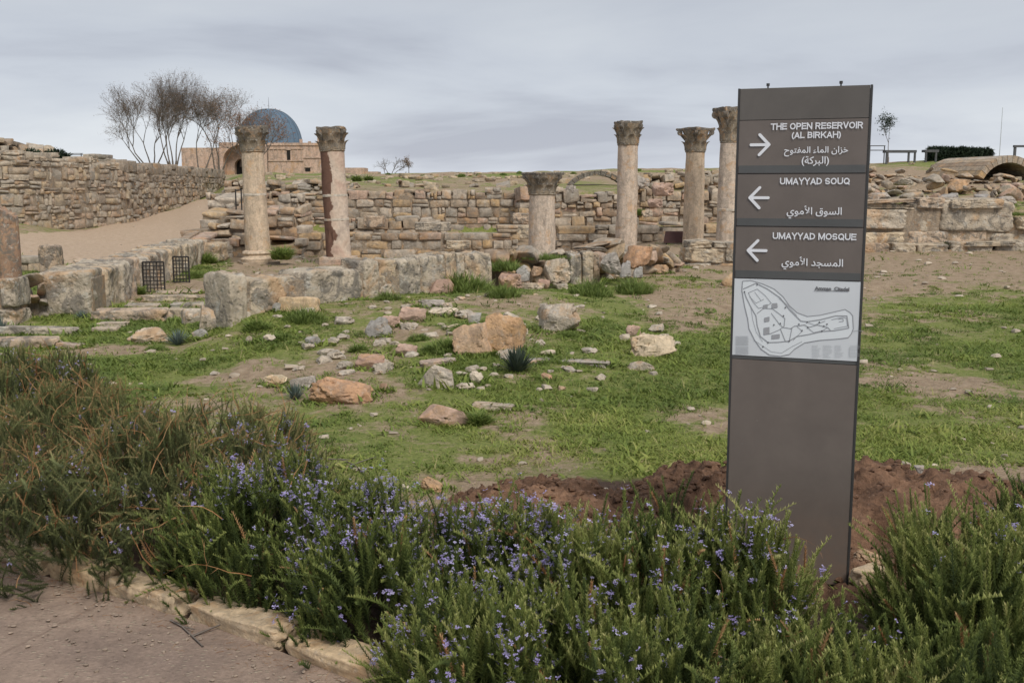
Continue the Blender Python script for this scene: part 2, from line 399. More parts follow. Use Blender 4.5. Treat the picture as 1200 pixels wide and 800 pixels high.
# ---------------------------------------------------------------- ground sheet
kerb_px = [(-120, 610), (0, 655), (60, 676), (118, 692), (215, 722), (305, 752), (442, 806), (560, 850), (760, 930)]
KX = []
for a_, b_ in kerb_px:
    d = ray(a_, b_); t_ = EYE / -d[2]; KX.append((d[0] * t_, d[1] * t_))
def kerb_y(x):
    return np.interp(x, [p[0] for p in KX], [p[1] for p in KX])
patches = [  # bare patches in the turf: picture point, half width and half depth in metres, strength
    (860, 352, 1.9, 2.2, .8), (800, 372, 1.0, 1.0, .5), (1100, 305, 4.5, 3.0, .9), (1020, 330, 2.2, 2.0, .75), (820, 482, .45, .5, .55), (860, 500, .4, .4, .5),
    (300, 440, .9, .6, .55), (400, 462, .8, .5, .6), (330, 425, 1.0, .6, .45), (560, 540, .25, .15, .6), (440, 500, .5, .3, .4), (520, 385, 2.2, 1.4, .38),
    (1040, 450, .6, .5, .45), (1180, 560, .5, .5, .6), (1060, 500, .5, .4, .3), (160, 410, 1.4, .7, .5), (230, 340, 1.5, 2.4, .8), (640, 440, .8, .6, .35), (430, 330, 1.2, 1.6, .35), (90, 350, 1.2, 2.0, .3)]
PW = [(*gp(a, b)[:2], rw, rd, s) for a, b, rw, rd, s in patches]
def masks(x, y):
    bare = .33 + 1.25 * (fbm(x * .6 + 4, y * .6, 77, 3) - .5)
    for cx, cy, rw, rd, s in PW:
        bare = np.maximum(bare, .10 + s * np.clip(1.3 - np.hypot((x - cx) / rw, (y - cy) / rd), 0, 1))
    bare = np.maximum(bare, .45 * np.clip((y - 17) / 5, 0, 1))
    bare = np.where(y > 28, .50 + 1.3 * (fbm(x * .22, y * .12, 71, 4) - .5), bare)
    s = x / np.maximum(y, 3)
    bare = np.where((y > 15.2) & (y < 27.6) & (s > -.27) & (s < .25), np.maximum(bare, .8), bare)
    bare = np.where((y > 13.5) & (y < 22.2) & (s > .27), np.maximum(bare, .35 + .5 * np.clip((y - 13.5) / 4, 0, 1)), bare)
    road = ((s < (258 - 600) / FPX) & (y > 20)).astype(float) * np.clip((s * -1 - .27) * 60, 0, 1) * np.clip((y - 20) / 3, 0, 1)
    road *= 1 - np.clip((x < -13.6 + (y - 34) * -.1) * 1.0, 0, 1) * .8
    soil = np.clip(1 - (y - kerb_y(x) - 1.35) / .35, 0, 1) * (y < 8)
    soil = np.where(x > .3, np.clip(1 - (y - 5.35) / .5, 0, 1), soil)
    soil = np.where(x < -1.6, np.clip(1 - (y - kerb_y(x) - 1.9) / .4, 0, 1), soil)
    return bare, road, soil
ys = np.concatenate([np.linspace(-5, 3, 12)[:-1], np.geomspace(3, 27, 210)[:-1], np.linspace(27, 29, 12)[:-1], np.geomspace(29, 600, 90)])
ys = np.sort(np.unique(np.concatenate([ys, [21.9, 22.05, 22.2, 22.35, 22.5, 22.65]])))
ss = np.linspace(-1.25, 1.25, 330)
S_, Y_ = np.meshgrid(ss, ys)
X_ = S_ * (Y_ * .62 + 7)
Zg = H(X_.ravel(), Y_.ravel())
# ---- the bed under the sign lies a little lower where soil was dug out
nr, nc = S_.shape
idx = np.arange(nr * nc).reshape(nr, nc)
F = np.stack([idx[:-1, :-1], idx[:-1, 1:], idx[1:, 1:], idx[1:, :-1]], -1).reshape(-1, 4)
b_, r_, s_ = masks(X_.ravel(), Y_.ravel())
o = obj('ground', mesh('ground', np.stack([X_.ravel(), Y_.ravel(), Zg], 1), F, M_ground, True, None, {'bare': b_, 'road': r_, 'soil': s_}))
tag(o, kind='structure')

# foreground path: a sheet over the ground, in front of the kerb
xs = np.linspace(-9, 1.6, 60)
top = kerb_y(xs) - .03; rows = 26
V = []; 
for j in range(rows):
    f = j / (rows - 1)
    for i, x in enumerate(xs):
        y = -3 + (top[i] + 3) * f
        V.append((x, y, .006 + .012 * float(fbm(np.array(x * 3), np.array(y * 3), 5))))
idx = np.arange(rows * 60).reshape(rows, 60)
F = np.stack([idx[:-1, :-1], idx[:-1, 1:], idx[1:, 1:], idx[1:, :-1]], -1).reshape(-1, 4)
tag(obj('path', mesh('path', np.array(V), F, M_path)), kind='structure')

# ---------------------------------------------------------------- stones
def cube_grid(n):
    """cube surface grid, welded, in [-1,1]"""
    vs = {}; V = []; F = []
    def vid(p):
        k = tuple(round(c * 1000) for c in p)
        if k not in vs: vs[k] = len(V); V.append(p)
        return vs[k]
    for ax in range(3):
        for sg in (-1, 1):
            for i in range(n):
                for j in range(n):
                    q = []
                    for (a, b) in ((i, j), (i + 1, j), (i + 1, j + 1), (i, j + 1)):
                        p = [0, 0, 0]; p[ax] = sg; p[(ax + 1) % 3] = -1 + 2 * a / n; p[(ax + 2) % 3] = -1 + 2 * b / n
                        q.append(vid(tuple(p)))
                    F.append(tuple(q) if sg > 0 else tuple(q[::-1]))
    return np.array(V), np.array(F)
def n3(V, f, seed):
    from mathutils import noise
    o_ = Vector((seed * 13.7, seed * 7.1, seed * 3.3))
    return np.array([noise.noise(Vector(v) * f + o_) for v in V])
def rock_mesh(name, n, boxy, amp, seed, mat, sharp=None):
    """boxy 1 = squared block, 0 = round boulder"""
    V, F = cube_grid(n)
    # spread edge loops so that block edges are crisp
    if boxy > .5: V = np.sign(V) * np.abs(V) ** .75
    r = np.linalg.norm(V, axis=1, keepdims=True); sph = V / r
    p = 2 + boxy * 14
    sup = V / (np.sum(np.abs(V) ** p, axis=1, keepdims=True) ** (1 / p))
    W = sup
    nn = sph
    d = n3(W, 1.1, seed) * amp * 1.3 + n3(W, 2.6, seed + 50) * amp * .8 + n3(W, 6, seed + 90) * amp * .35
    if n > 9: d = d - np.abs(n3(W, 4.0, seed + 130)) * amp * .55 - np.clip(n3(W, 9.0, seed + 170) - .12, 0, 1) * amp * 1.1
    W = W + nn * d[:, None]
    if boxy < .5:
        # cleave the boulder with a few planes for angular faces
        rr = np.random.default_rng(seed)
        for _ in range(9):
            q = rr.normal(size=3); q /= np.linalg.norm(q); c = rr.uniform(.62, .9)
            k = W @ q - c; W = W - np.where(k > 0, k * .85, 0)[:, None] * q
    W = W / np.abs(W).max(axis=0)
    return mesh(name, W * .5, F, mat, True, sharp)
def variants(name, k, n, boxy, amp, mat, sharp=None, s0=0): return [rock_mesh(name, n, boxy, amp, s0 + i, mat, sharp) for i in range(k)]
V_small = variants('small_stone', 8, 3, .45, .16, M_far, 50)
V_wall = variants('wall_stone', 8, 4, .7, .10, M_wall, 50, 20)
V_far = variants('far_stone', 8, 3, .7, .12, M_far, 50, 40)
V_big = variants('big_block', 8, 20, .92, .085, M_big, 40, 60)
V_heap = variants('heap_stone', 7, 8, .3, .2, M_wall, 40, 80)
def boulders(mat, s0, k=3): return variants('boulder', k, 18, .22, .27, mat, 32, s0)
V_rock = {'rock': boulders(M_rock, 100, 4), 'orange': boulders(M_orange, 110), 'pink': boulders(M_pinkr, 120), 'cream': boulders(M_cream, 130), 'grey': boulders(M_greyr, 140)}
V_slab = {'rock': variants('slab', 3, 12, .7, .12, M_rock, 40, 150), 'big': variants('slab', 3, 12, .8, .1, M_big, 40, 156), 'cream': variants('slab', 2, 12, .7, .12, M_kerb, 40, 160)}
def put(name, me, parent, loc, size, rz=0, tilt=(0, 0)):
    o = bpy.data.objects.new(name, me); col.objects.link(o)
    o.parent = parent; o.location = loc; o.scale = size; o.rotation_euler = (tilt[0], tilt[1], rz)
    return o
def merged(parts, mat, name, parent, kind='stuff'):
    """join many (mesh, matrix) pieces into one mesh"""
    VV = []; FF = []; n = 0
    cache = {}
    for me, M in parts:
        if me.name not in cache:
            v = np.empty(len(me.vertices) * 3, np.float32); me.vertices.foreach_get('co', v)
            f = np.empty(len(me.loops), np.int32); me.loops.foreach_get('vertex_index', f)
            cache[me.name] = (v.reshape(-1, 3), f.reshape(-1, 4))
        v, f = cache[me.name]; M = np.array(M)
        VV.append(v @ M[:3, :3].T + M[:3, 3]); FF.append(f + n); n += len(v)
    o = obj(name, mesh(name, np.concatenate(VV), np.concatenate(FF), mat, True, 50), parent)
    o['kind'] = kind
    return o

def wall(name, label, cat, pts, thick, courses, wmean, vs, part='stone', ragged=.1, group=None, jitter=.02, core=True, gap=.985, bulge=.03, maxn=290, skip=None, wvar=.45, mcore=None, irr=0.0, ins=.045):
    """pts: (x, y, zbase, ztop) along the wall's front foot. Courses are laid stone by stone; every stone is its own object."""
    rr = random.Random(sum(map(ord, label)))
    c0 = Vector((pts[0][0], pts[0][1], pts[0][2]))
    root = empty(name, c0, 0, label, cat, group)
    P_ = [Vector(p[:2]) for p in pts]
    seg = [(P_[i + 1] - P_[i]).length for i in range(len(P_) - 1)]
    tot = sum(seg); cum = [0]
    for s in seg: cum.append(cum[-1] + s)
    def at_s(s):
        s = max(0, min(tot - 1e-4, s)); i = 0
        while i < len(seg) - 1 and s > cum[i + 1]: i += 1
        f = (s - cum[i]) / seg[i]; d = (P_[i + 1] - P_[i]) / seg[i]
        p = P_[i].lerp(P_[i + 1], f)
        return p, d, pts[i][2] * (1 - f) + pts[i + 1][2] * f, pts[i][3] * (1 - f) + pts[i + 1][3] * f
    n = 0; extra = []
    zmin = min(p[2] for p in pts); zmax = max(p[3] for p in pts) + ragged
    z = zmin - .08; j = 0
    while z < zmax:
        h = courses[j % len(courses)] * (rr.uniform(.8, 1.2) if len(courses) > 1 else 1)
        s = -rr.random() * wmean * .12 * (len(courses) > 1)
        while s < tot:
            wd = wmean * rr.uniform(1 - wvar, 1 + wvar) * (1.0 if h > np.mean(courses) * .8 else .9)
            if s + wd > tot: wd = max(tot - s, wmean * .4)
            sm = s + wd / 2; p, d, zb, zt = at_s(sm)
            ztl = zt + (rr.random() - .5) * ragged * 2
            if z + h * .5 < ztl and z + h > zb + .02 and not (skip and skip(sm, z + h / 2, tot)):
                nrm = Vector((d.y, -d.x))
                q = p - nrm * (thick / 2) + nrm * rr.uniform(-.2, 1) * bulge
                hh = ztl - z if z + h * 1.5 > ztl else h
                loc = Vector((q.x, q.y, z + hh / 2)) - c0
                rz = math.atan2(d.y, d.x) + rr.uniform(-jitter, jitter)
                size = (wd * gap, thick * rr.uniform(.97, 1.05), hh * gap)
                # now and then a bed is made up of smaller stones on top of or beside one another
                sub = [(0, 0, 1, 1)]
                m_ = rr.random()
                if irr and m_ < irr * .5:
                    f = rr.uniform(.35, .65); sub = [(0, -(1 - f) / 2, 1, f), (0, f / 2, 1, 1 - f)]
                elif irr and m_ < irr:
                    f = rr.uniform(.35, .65); g_ = rr.uniform(.4, .6); sub = [(-(1 - f) / 2, 0, f, 1), (f / 2, -(1 - g_) / 2, 1 - f, g_), (f / 2, g_ / 2, 1 - f, 1 - g_)]
                for (ox, oz, sx_, sz_) in sub:
                    me = rr.choice(vs); flip = math.pi if rr.random() < .5 else 0
                    l2 = loc + Vector((d.x * ox * wd, d.y * ox * wd, oz * hh + rr.uniform(-.06, .06) * h * (irr > 0))) + Vector((nrm.x, nrm.y, 0)) * rr.uniform(-.5, .5) * bulge
                    s2 = (size[0] * sx_ * rr.uniform(.97, 1.04), size[1], size[2] * sz_ * rr.uniform(.97, 1.06))
                    tl = jitter + .05 * irr
                    if n < maxn:
                        put(part, me, root, l2, s2, rz + flip, (rr.uniform(-tl, tl), rr.uniform(-tl, tl))); n += 1
                    else:
                        M = Matrix.Translation(l2) @ Matrix.Rotation(rz + flip, 4, 'Z') @ Matrix.Diagonal((*s2, 1)); extra.append((me, M))
            s += wd
        z += h; j += 1
    if core:
        mb = MB(); k = max(2, int(tot / .5))
        for i in range(k + 1):
            s = .05 + (tot - .1) * i / k
            p, d, zb, zt = at_s(s); nrm = Vector((d.y, -d.x))
            a = p - nrm * ins; b = p - nrm * (thick - ins); zt2 = zt - ragged - min(.1, courses[0] * .4)
            zt2 = max(zt2, zb + .02)
            for q, zz in ((a, zb - .15), (a, zt2), (b, zt2), (b, zb - .15)): mb.V.append((q.x - c0.x, q.y - c0.y, zz - c0.z))
        for i in range(k):
            for m_ in range(4):
                a0 = i * 4 + m_; a1 = i * 4 + (m_ + 1) % 4
                mb.F.append((a0, a0 + 4, a1 + 4, a1))
        mb.F.append((0, 1, 2, 3)); mb.F.append((k * 4 + 3, k * 4 + 2, k * 4 + 1, k * 4))
        obj('mortar_core', mb.build('mortar_core', mcore or M_core), root)
    if extra: merged(extra, vs[0].materials[0], 'far_stones', root)
    return root
def wp(px, Y, top, base=None):
    """a wall point: foot on the ground at picture column px, top at height top above the eye line's ground"""
    p = P(px, Y); return (p.x, p.y, p.z if base is None else base, top)
def zat(py, Y):
    d = ray(600, py); return EYE + d[2] / d[1] * Y

# ---------------------------------------------------------------- low walls of the ruin
wall('stone_wall', 'long low wall of big weathered blocks in front of the two left columns', 'wall',
     [wp(270, 10.9, .69), wp(340, 11.5, .72), wp(430, 12.3, .74), wp(578, 13.9, .78)], .5, [.86], .56, V_big, 'block', .045, jitter=.02, bulge=.03, wvar=.6, gap=1.01, ins=.03, irr=.2)
wall('stone_wall', 'low wall of upright blocks beside the paved passage with two iron grilles', 'wall',
     [wp(113, 13.2, .58), wp(178, 16.6, .57), wp(240, 21.4, .56)], .72, [.68], .5, V_big, 'block', .03, jitter=.04, bulge=.04, wvar=.4, gap=1.0)
wall('rubble_wall', 'short rubble wall of rounded stones under grass beside the block wall', 'wall',
     [wp(566, 14.1, .70), wp(668, 14.7, .74)], .6, [.24, .16, .2], .27, V_heap, 'stone', .09, jitter=.4, bulge=.12, gap=1.12, irr=.3, ins=.2)
wall('stone_wall', 'stub of two upright blocks in the middle of the rubble wall', 'wall',
     [wp(668, 14.5, .72), wp(704, 14.6, .72)], .5, [.5, .14], .2, V_big, 'block', .02, jitter=.05, bulge=.05, wvar=.2)
wall('rubble_wall', 'tumbled rubble wall with bushy grass below the third column', 'wall',
     [wp(704, 15.0, .74), wp(800, 16.0, .70)], .7, [.24, .2], .32, V_heap, 'stone', .12, jitter=.4, bulge=.16, gap=1.12, irr=.3, ins=.2)
wall('stone_wall', 'low line of long flat blocks under the fourth and fifth columns', 'wall',
     [wp(806, 17.5, .72), wp(900, 17.6, .70)], .5, [.2, .3], .85, V_big, 'block', .03, jitter=.05)
wall('stone_wall', 'low line of pale stones crossing behind the rubble towards the sign', 'wall',
     [wp(840, 14.6, .42), wp(900, 14.3, .48)], .4, [.3], .4, V_heap, 'stone', .04, jitter=.3)
wall('stone_wall', 'dark block wall at the left edge below the brown column stub', 'wall',
     [wp(-70, 12.1, .52), wp(20, 12.2, .53)], .6, [.3, .34], .38, V_big, 'block', .04, jitter=.06)
wall('rubble_wall', 'mossy rubble bank between the left edge wall and the passage block', 'wall',
     [wp(18, 12.7, .50), wp(60, 12.9, .30)], .9, [.2, .15], .24, V_heap, 'stone', .08, jitter=.4, bulge=.15, gap=1.12, ins=.2)
wall('stone_wall', 'low kerb of slabs behind the brown column stub', 'wall',
     [wp(-40, 19.5, .32), wp(50, 19.8, .30)], .35, [.2, .2], .6, V_wall, 'block', .03)
# steps of masonry behind the first column
for (a, b, Y, py, lab, cr) in [(206, 352, 22.8, 281, 'lowest masonry step behind the first column, at the end of the passage', [.34]),
                           (212, 300, 24.2, 261, 'second masonry step, jutting out left of the first column', [.3]),
                           (236, 352, 25.8, 245, 'third masonry step, behind the first column under the iron bars', [.27]),
                           (243, 352, 27.4, 227, 'top masonry step, just under the domed building', [.22])]:
    wall('stone_wall', lab, 'wall', [wp(a, Y, zat(py, Y)), wp(b, Y, zat(py, Y) + .05)], 1.1, cr, .5, V_wall, 'block', .08, 'masonry steps behind the first column', jitter=.1, bulge=.1, irr=.5, wvar=.6)
wall('stone_wall', 'middle row of squared blocks behind the two left columns', 'wall',
     [wp(350, 23.6, .72), wp(480, 23.6, .70), wp(608, 23.8, .72)], .6, [.28, .2, .14], .5, V_wall, 'block', .045, bulge=.06, irr=.3, wvar=.6)
wall('stone_wall', 'middle row of squared blocks between short column and fifth column', 'wall',
     [wp(655, 24.5, .72), wp(740, 24.6, .76), wp(872, 24.8, .74)], .6, [.3, .22], .6, V_wall, 'block', .07, bulge=.08, irr=.3, wvar=.6)
wall('stone_wall', 'back wall of small coursed stones behind the two left columns', 'wall',
     [wp(352, 27.8, 1.50), wp(480, 27.8, 1.52), wp(610, 27.8, 1.56)], .6, [.2, .15, .26, .18], .36, V_wall, 'stone', .06, bulge=.04, irr=.35, wvar=.6)
wall('stone_wall', 'back wall of small stones running behind the short and third columns', 'wall',
     [wp(608, 27.2, 1.52), wp(700, 27.6, 1.48), wp(762, 27.8, 1.58), wp(800, 27.8, 1.66), wp(905, 27.8, 1.70)], .6, [.22, .16, .24], .36, V_wall, 'stone', .12, jitter=.1, bulge=.1, irr=.45, wvar=.6)
wall('rubble_wall', 'low broken rubble row on the slope above the back wall, left half', 'wall',
     [wp(352, 31, zat(213, 31)), wp(440, 31.5, zat(216, 31.5)), wp(600, 32, zat(219, 32))], .6, [.16, .13], .34, V_far, 'stone', .12, jitter=.3, bulge=.15, irr=.4, wvar=.6)
wall('rubble_wall', 'upper rubble row behind the third to fifth columns', 'wall',
     [wp(742, 30.5, zat(209, 30.5)), wp(800, 30.5, zat(205, 30.5)), wp(905, 31, zat(207, 31))], .6, [.2, .16], .36, V_wall, 'stone', .14, jitter=.3, bulge=.15, irr=.4, wvar=.6)
wall('rubble_wall', 'higher ragged rubble behind the first column, under the palace', 'wall',
     [wp(262, 32, zat(216, 32)), wp(352, 32, zat(212, 32))], .6, [.18, .15], .36, V_wall, 'stone', .14, jitter=.3, bulge=.15, irr=.4, wvar=.6)
wall('stone_wall', 'low inner wall just in front of the back wall left of centre', 'wall',
     [wp(395, 26.3, .78), wp(520, 26.4, .82)], .5, [.22], .5, V_wall, 'block', .12, bulge=.05, jitter=.08)
# far left wall beside the gravel road
wall('stone_wall', 'tall rubble wall at the far left with grass strip along its foot', 'wall',
     [wp(-110, 28.5, 2.55), wp(30, 31, 2.62), wp(145, 36, 2.45)], .9, [.34, .2, .27], .46, V_far, 'stone', .12, bulge=.06, jitter=.06, irr=.6, wvar=.65)
wall('stone_wall', 'long rubble wall receding along the gravel road below the bare trees', 'wall',
     [wp(147, 36.3, 2.42), wp(192, 44, 2.5), wp(264, 62, 2.55)], .9, [.34, .22, .28], .62, V_far, 'stone', .12, bulge=.08, jitter=.06, irr=.6, wvar=.6)
wall('rubble_wall', 'ragged heap of rubble on top behind the tall left wall', 'wall',
     [wp(-110, 32, 3.05), wp(0, 34, 3.1), wp(40, 35, 2.95), wp(95, 36, 2.7)], 1.2, [.3, .25], .42, V_far, 'stone', .16, bulge=.2, jitter=.4)
wall('stone_wall', 'small stack of thin stones left of the bare trees on the skyline', 'wall',
     [wp(100, 42, zat(180, 42)), wp(124, 42, zat(181, 42)), wp(150, 42, zat(190, 42))], .8, [.14, .17], .42, V_far, 'stone', .05)
# right terrace
wall('stone_wall', 'terrace wall of very large squared blocks right of the sign', 'wall',
     [wp(985, 22, 1.30), wp(1180, 22, 1.36), wp(1182, 22, .98), wp(1360, 22.2, 1.0)], .8, [.47, .46, .2], 1.25, V_big, 'block', .08, bulge=.12, jitter=.02, wvar=.55, irr=.25, gap=1.0)
wall('stone_wall', 'low ledge of flat slabs at the foot of the large terrace wall', 'wall',
     [wp(985, 21.55, .43), wp(1090, 21.6, .46), wp(1350, 21.7, .42)], .5, [.2], .9, V_big, 'block', .05, bulge=.12, jitter=.05)
for (Y, py, lab, wm, cr) in [(24.2, 223, 'first rubble row above the large block terrace', .38, [.24, .18]), (27.5, 212, 'second rubble row, up the slope behind the terrace', .36, [.22, .17]),
                         (31.5, 203, 'third rubble row, highest, below the skyline rails', .32, [.18, .15])]:
    wall('rubble_wall', lab, 'wall', [wp(975, Y, zat(py + 2, Y)), wp(1080, Y, zat(py, Y)), wp(1140, Y, zat(py + 3, Y)), wp(1340, Y, zat(py + 5, Y))], .5, cr, wm, V_heap, 'stone', .2,
         'rubble rows above the terrace', jitter=.3, bulge=.2, irr=.4, wvar=.6)

# ---------------------------------------------------------------- loose stones lying about, one thing each
LOOSE = []
def loose(px, py, wpx, hpx, kind, label, slab=False, rz=None, deep=1.0, name='boulder', lift=0.0, cat='rock', tilt=None):
    p = gp(px, py); k = p.y / FPX
    me = random.choice(V_slab[kind] if slab else V_rock[kind])
    wdt = wpx * k; hgt = max(.05, hpx * k) * (1.0 if slab else 1.12)
    dep = wdt * (.6 if not slab else .5) * deep
    rz = random.uniform(-.5, .5) if rz is None else rz
    o = put(name, me, None, (p.x, p.y + dep * .35, p.z + hgt * .36 + lift), (wdt * 1.1, dep, hgt * 1.45), rz, tilt or (random.uniform(-.08, .08), random.uniform(-.08, .08)))
    LOOSE.append((o.location.x, o.location.y, wdt * .52, dep * .55))
    return tag(o, label, cat)
loose(521, 500, 60, 22, 'pink', 'pinkish oblong stone tilted in the grass nearest the flower bed', rz=-.15, tilt=(0, .24))
loose(578, 481, 48, 10, 'rock', 'flat pale stone half sunk beside a green weed', True, lift=-.02)
loose(514, 455, 50, 24, 'rock', 'whitish jagged stone left of the small white stone')
loose(558, 450, 17, 12, 'cream', 'small white stone right of the whitish jagged one')
loose(396, 474, 76, 26, 'orange', 'broad low brown boulder right of the blue-green plant', deep=.8)
loose(352, 458, 34, 14, 'rock', 'pale stone touching the blue-green plant from behind')
loose(322, 452, 26, 10, 'cream', 'flat cream stone left of the blue-green plant')
loose(433, 433, 33, 15, 'pink', 'pinkish white stone alone in the turf left of centre')
loose(440, 395, 34, 19, 'grey', 'rounded grey boulder on the slope below the block wall')
loose(455, 384, 26, 11, 'pink', 'pinkish stone tucked behind the rounded grey boulder')
loose(482, 378, 32, 15, 'pink', 'pink stone up the slope right of the grey boulder')
loose(508, 361, 30, 8, 'rock', 'flat brownish stone high on the slope near the tall grass')
loose(521, 369, 34, 8, 'cream', 'thin pale stone just below the flat brownish one')
loose(476, 417, 25, 11, 'pink', 'low pinkish stone between the pinkish white and orange stones')
loose(556, 415, 52, 30, 'orange', 'rusty wedge stone leaning on the left of the large orange boulder', tilt=(0, -.2))
loose(590, 413, 52, 38, 'orange', 'largest orange boulder in the middle of the turf', deep=1.0, tilt=(.1, .1))
loose(598, 386, 34, 18, 'rock', 'grey-white boulder behind the largest orange boulder')
loose(556, 380, 18, 14, 'grey', 'small grey stone left behind the orange boulder')
loose(562, 393, 22, 13, 'rock', 'small pale stone against the rusty wedge stone')
loose(533, 386, 15, 6, 'cream', 'tiny pale stone beside the low green tuft in the middle')
loose(653, 388, 54, 26, 'rock', 'jagged pale orange rock right of the largest boulder', deep=.8)
loose(767, 419, 55, 22, 'cream', 'large smooth cream rock on the right of the turf', deep=.7)
loose(741, 396, 20, 12, 'pink', 'small pinkish stone up left of the smooth cream rock')
loose(733, 400, 14, 7, 'rock', 'flat brown stone beside the small pinkish one')
loose(753, 397, 8, 7, 'cream', 'tiny tan stone above the smooth cream rock')
loose(685, 427, 62, 6, 'rock', 'long flat slab sunk level with the grass', True, lift=-.03)
loose(643, 417, 18, 5, 'cream', 'little pale flat stone above the sunk slab')
loose(632, 425, 26, 4, 'rock', 'thin sunk stone right of the dark strap-leaved plant', True, lift=-.02)
loose(512, 428, 40, 6, 'rock', 'thin tan stone left of the dark strap-leaved plant', True, lift=-.01)
loose(366, 406, 18, 11, 'grey', 'small pointed grey stone on the left slope')
loose(315, 401, 16, 7, 'cream', 'small pale stone left of the pointed grey stone')
loose(292, 402, 11, 7, 'rock', 'small tan stone far left on the slope')
loose(172, 402, 46, 15, 'rock', 'brown block left of the grey-blue plant', name='boulder')
loose(234, 397, 20, 10, 'grey', 'small grey stone right of the grey-blue plant')
loose(224, 380, 32, 15, 'rock', 'rounded brown stone before the block wall corner')
loose(245, 388, 38, 26, 'rock', 'tan boulder at the foot of the block wall corner')
loose(350, 366, 46, 17, 'cream', 'pale squared block lying against the block wall', True, deep=.8, rz=-.1)
loose(322, 366, 17, 11, 'grey', 'small grey stone left of the pale squared block')
loose(517, 345, 30, 16, 'pink', 'pinkish boulder half hidden in grass below the wall end')
loose(560, 322, 17, 11, 'cream', 'white stone at the joint of block wall and rubble')
loose(592, 332, 30, 16, 'rock', 'rounded stone low in front of the rubble wall')
loose(775, 321, 18, 9, 'orange', 'orange stone in the grass before the long flat blocks', lift=.0)
loose(1018, 698, 44, 10, 'cream', 'broken pale concrete footing slab at the right foot of the sign', True, lift=.05, rz=.5)
loose(1020, 676, 40, 14, 'orange', 'brown lump of earth behind the concrete at the sign foot', lift=.04)
p = at(1077, 551, 4.9); LOOSE_ = tag(put('boulder', V_rock['grey'][0], None, (p.x, p.y, p.z + .01), (.05, .04, .045), .4), 'small dark stone on the soil heap right of the sign', 'rock')
loose(505, 577, 26, 14, 'orange', 'clod of brown earth above the lavender flowers left')
loose(640, 446, 14, 7, 'orange', 'little orange-brown stone in the turf right of centre')
loose(449, 459, 12, 9, 'pink', 'small dark pink stone right of the broad brown boulder')
# flat slabs of the passage and yard
for (px, py, wp_, hp_, kd, lab) in [
    (150, 376, 88, 13, 'big', 'long grey threshold slab across the passage entrance'), (220, 374, 50, 11, 'big', 'shorter threshold slab touching the block wall corner'),
    (196, 353, 62, 6, 'big', 'flat paving slab in the passage behind the threshold'), (222, 361, 46, 5, 'big', 'narrow paving slab just behind the shorter threshold'),
    (165, 362, 40, 5, 'big', 'grass-edged paving slab near the first upright block'), (205, 346, 50, 4, 'big', 'farthest paving slab before the second grille'),
    (131, 383, 34, 5, 'rock', 'pale sunken slab in the yard left of the brown block'), (122, 389, 30, 4, 'rock', 'small sunken slab below the pale one'),
    (40, 393, 92, 9, 'big', 'long flat slab in the grass at the left edge'), (26, 408, 76, 11, 'big', 'thicker slab lying in front of the long one at the left edge'),
    (80, 409, 30, 6, 'rock', 'small slab corner beside the two left edge slabs')]:
    loose(px, py, wp_, hp_, kd, lab, True, rz=random.uniform(-.12, .12), deep=1.0 if hp_ < 8 else .7, name='stone_slab', cat='slab')
# stones set up behind the passage wall
for (px, Y, wd, dp, hh, lab, vs_) in [(61, 19.0, .36, .34, .58, 'small square pillar stump beside the gravel road', V_big), (86, 17.4, .62, .4, .30, 'dark block lying behind the passage wall', V_big),
                                 (115, 17.6, .75, .5, .42, 'lichen covered block behind the first upright blocks', V_big), (240, 21.9, .9, .6, .42, 'pale block at the far end of the passage', V_big)]:
    p = P(px, Y); tag(put('stone_block', random.choice(vs_), None, (p.x, p.y, p.z + hh * .47), (wd, dp, hh), random.uniform(-.2, .2)), lab, 'block')
# loose blocks on the middle rows
for (px, Y, zt, wd, hh, lab) in [(508, 25.4, .78, .9, .22, 'pale block resting behind the middle row, left of centre'), (537, 23.4, .44, .55, .2, 'white squared block set in the middle row'),
                                 (612, 25.2, .72, .62, .34, 'tan block on end left of the short column'), (612, 26.3, .98, .5, .3, 'small block above the tan one by the short column'),
                                 (440, 26.0, .92, .5, .3, 'orange-brown block before the back wall')]:
    p = P(px, Y); tag(put('stone_block', random.choice(V_big), None, (p.x, p.y - .1, zt - hh / 2), (wd, .45, hh), random.uniform(-.1, .1)), lab, 'block')
for (px, py, Y, wpx, hpx, kd, lab) in [(595, 331, 13.75, 30, 20, 'pink', 'large rounded pinkish stone low in the rubble wall, left end'), (613, 321, 13.9, 19, 21, 'grey', 'round grey stone in the middle of the rubble wall'),
        (629, 318, 14.0, 14, 13, 'orange', 'small orange stone right of the round grey one in the rubble wall'), (649, 317, 14.05, 34, 29, 'rock', 'largest tan boulder of the rubble wall, beside the upright blocks'),
        (620, 338, 13.8, 32, 15, 'rock', 'flat stone at the foot of the rubble wall'), (637, 333, 13.9, 14, 11, 'pink', 'small pink stone at the foot of the rubble wall'), (657, 336, 13.9, 16, 9, 'rock', 'small stone at the foot of the largest rubble boulder'),
        (717, 309, 14.4, 26, 24, 'rock', 'shaded boulder just right of the upright blocks'), (732, 317, 14.3, 17, 21, 'grey', 'grey-violet stone standing in the tumbled rubble'),
        (750, 300, 14.6, 34, 27, 'orange', 'big tan-orange boulder on top of the tumbled rubble'), (747, 320, 14.3, 15, 14, 'grey', 'small grey stone under the big tan-orange boulder')]:
    p = at(px, py, Y); k = Y / FPX; tag(put('boulder', random.choice(V_rock[kd]), None, (p.x, p.y, p.z), (wpx * k * 1.1, wpx * k * .9, hpx * k * 1.15), random.uniform(-.5, .5)), lab, 'rock')
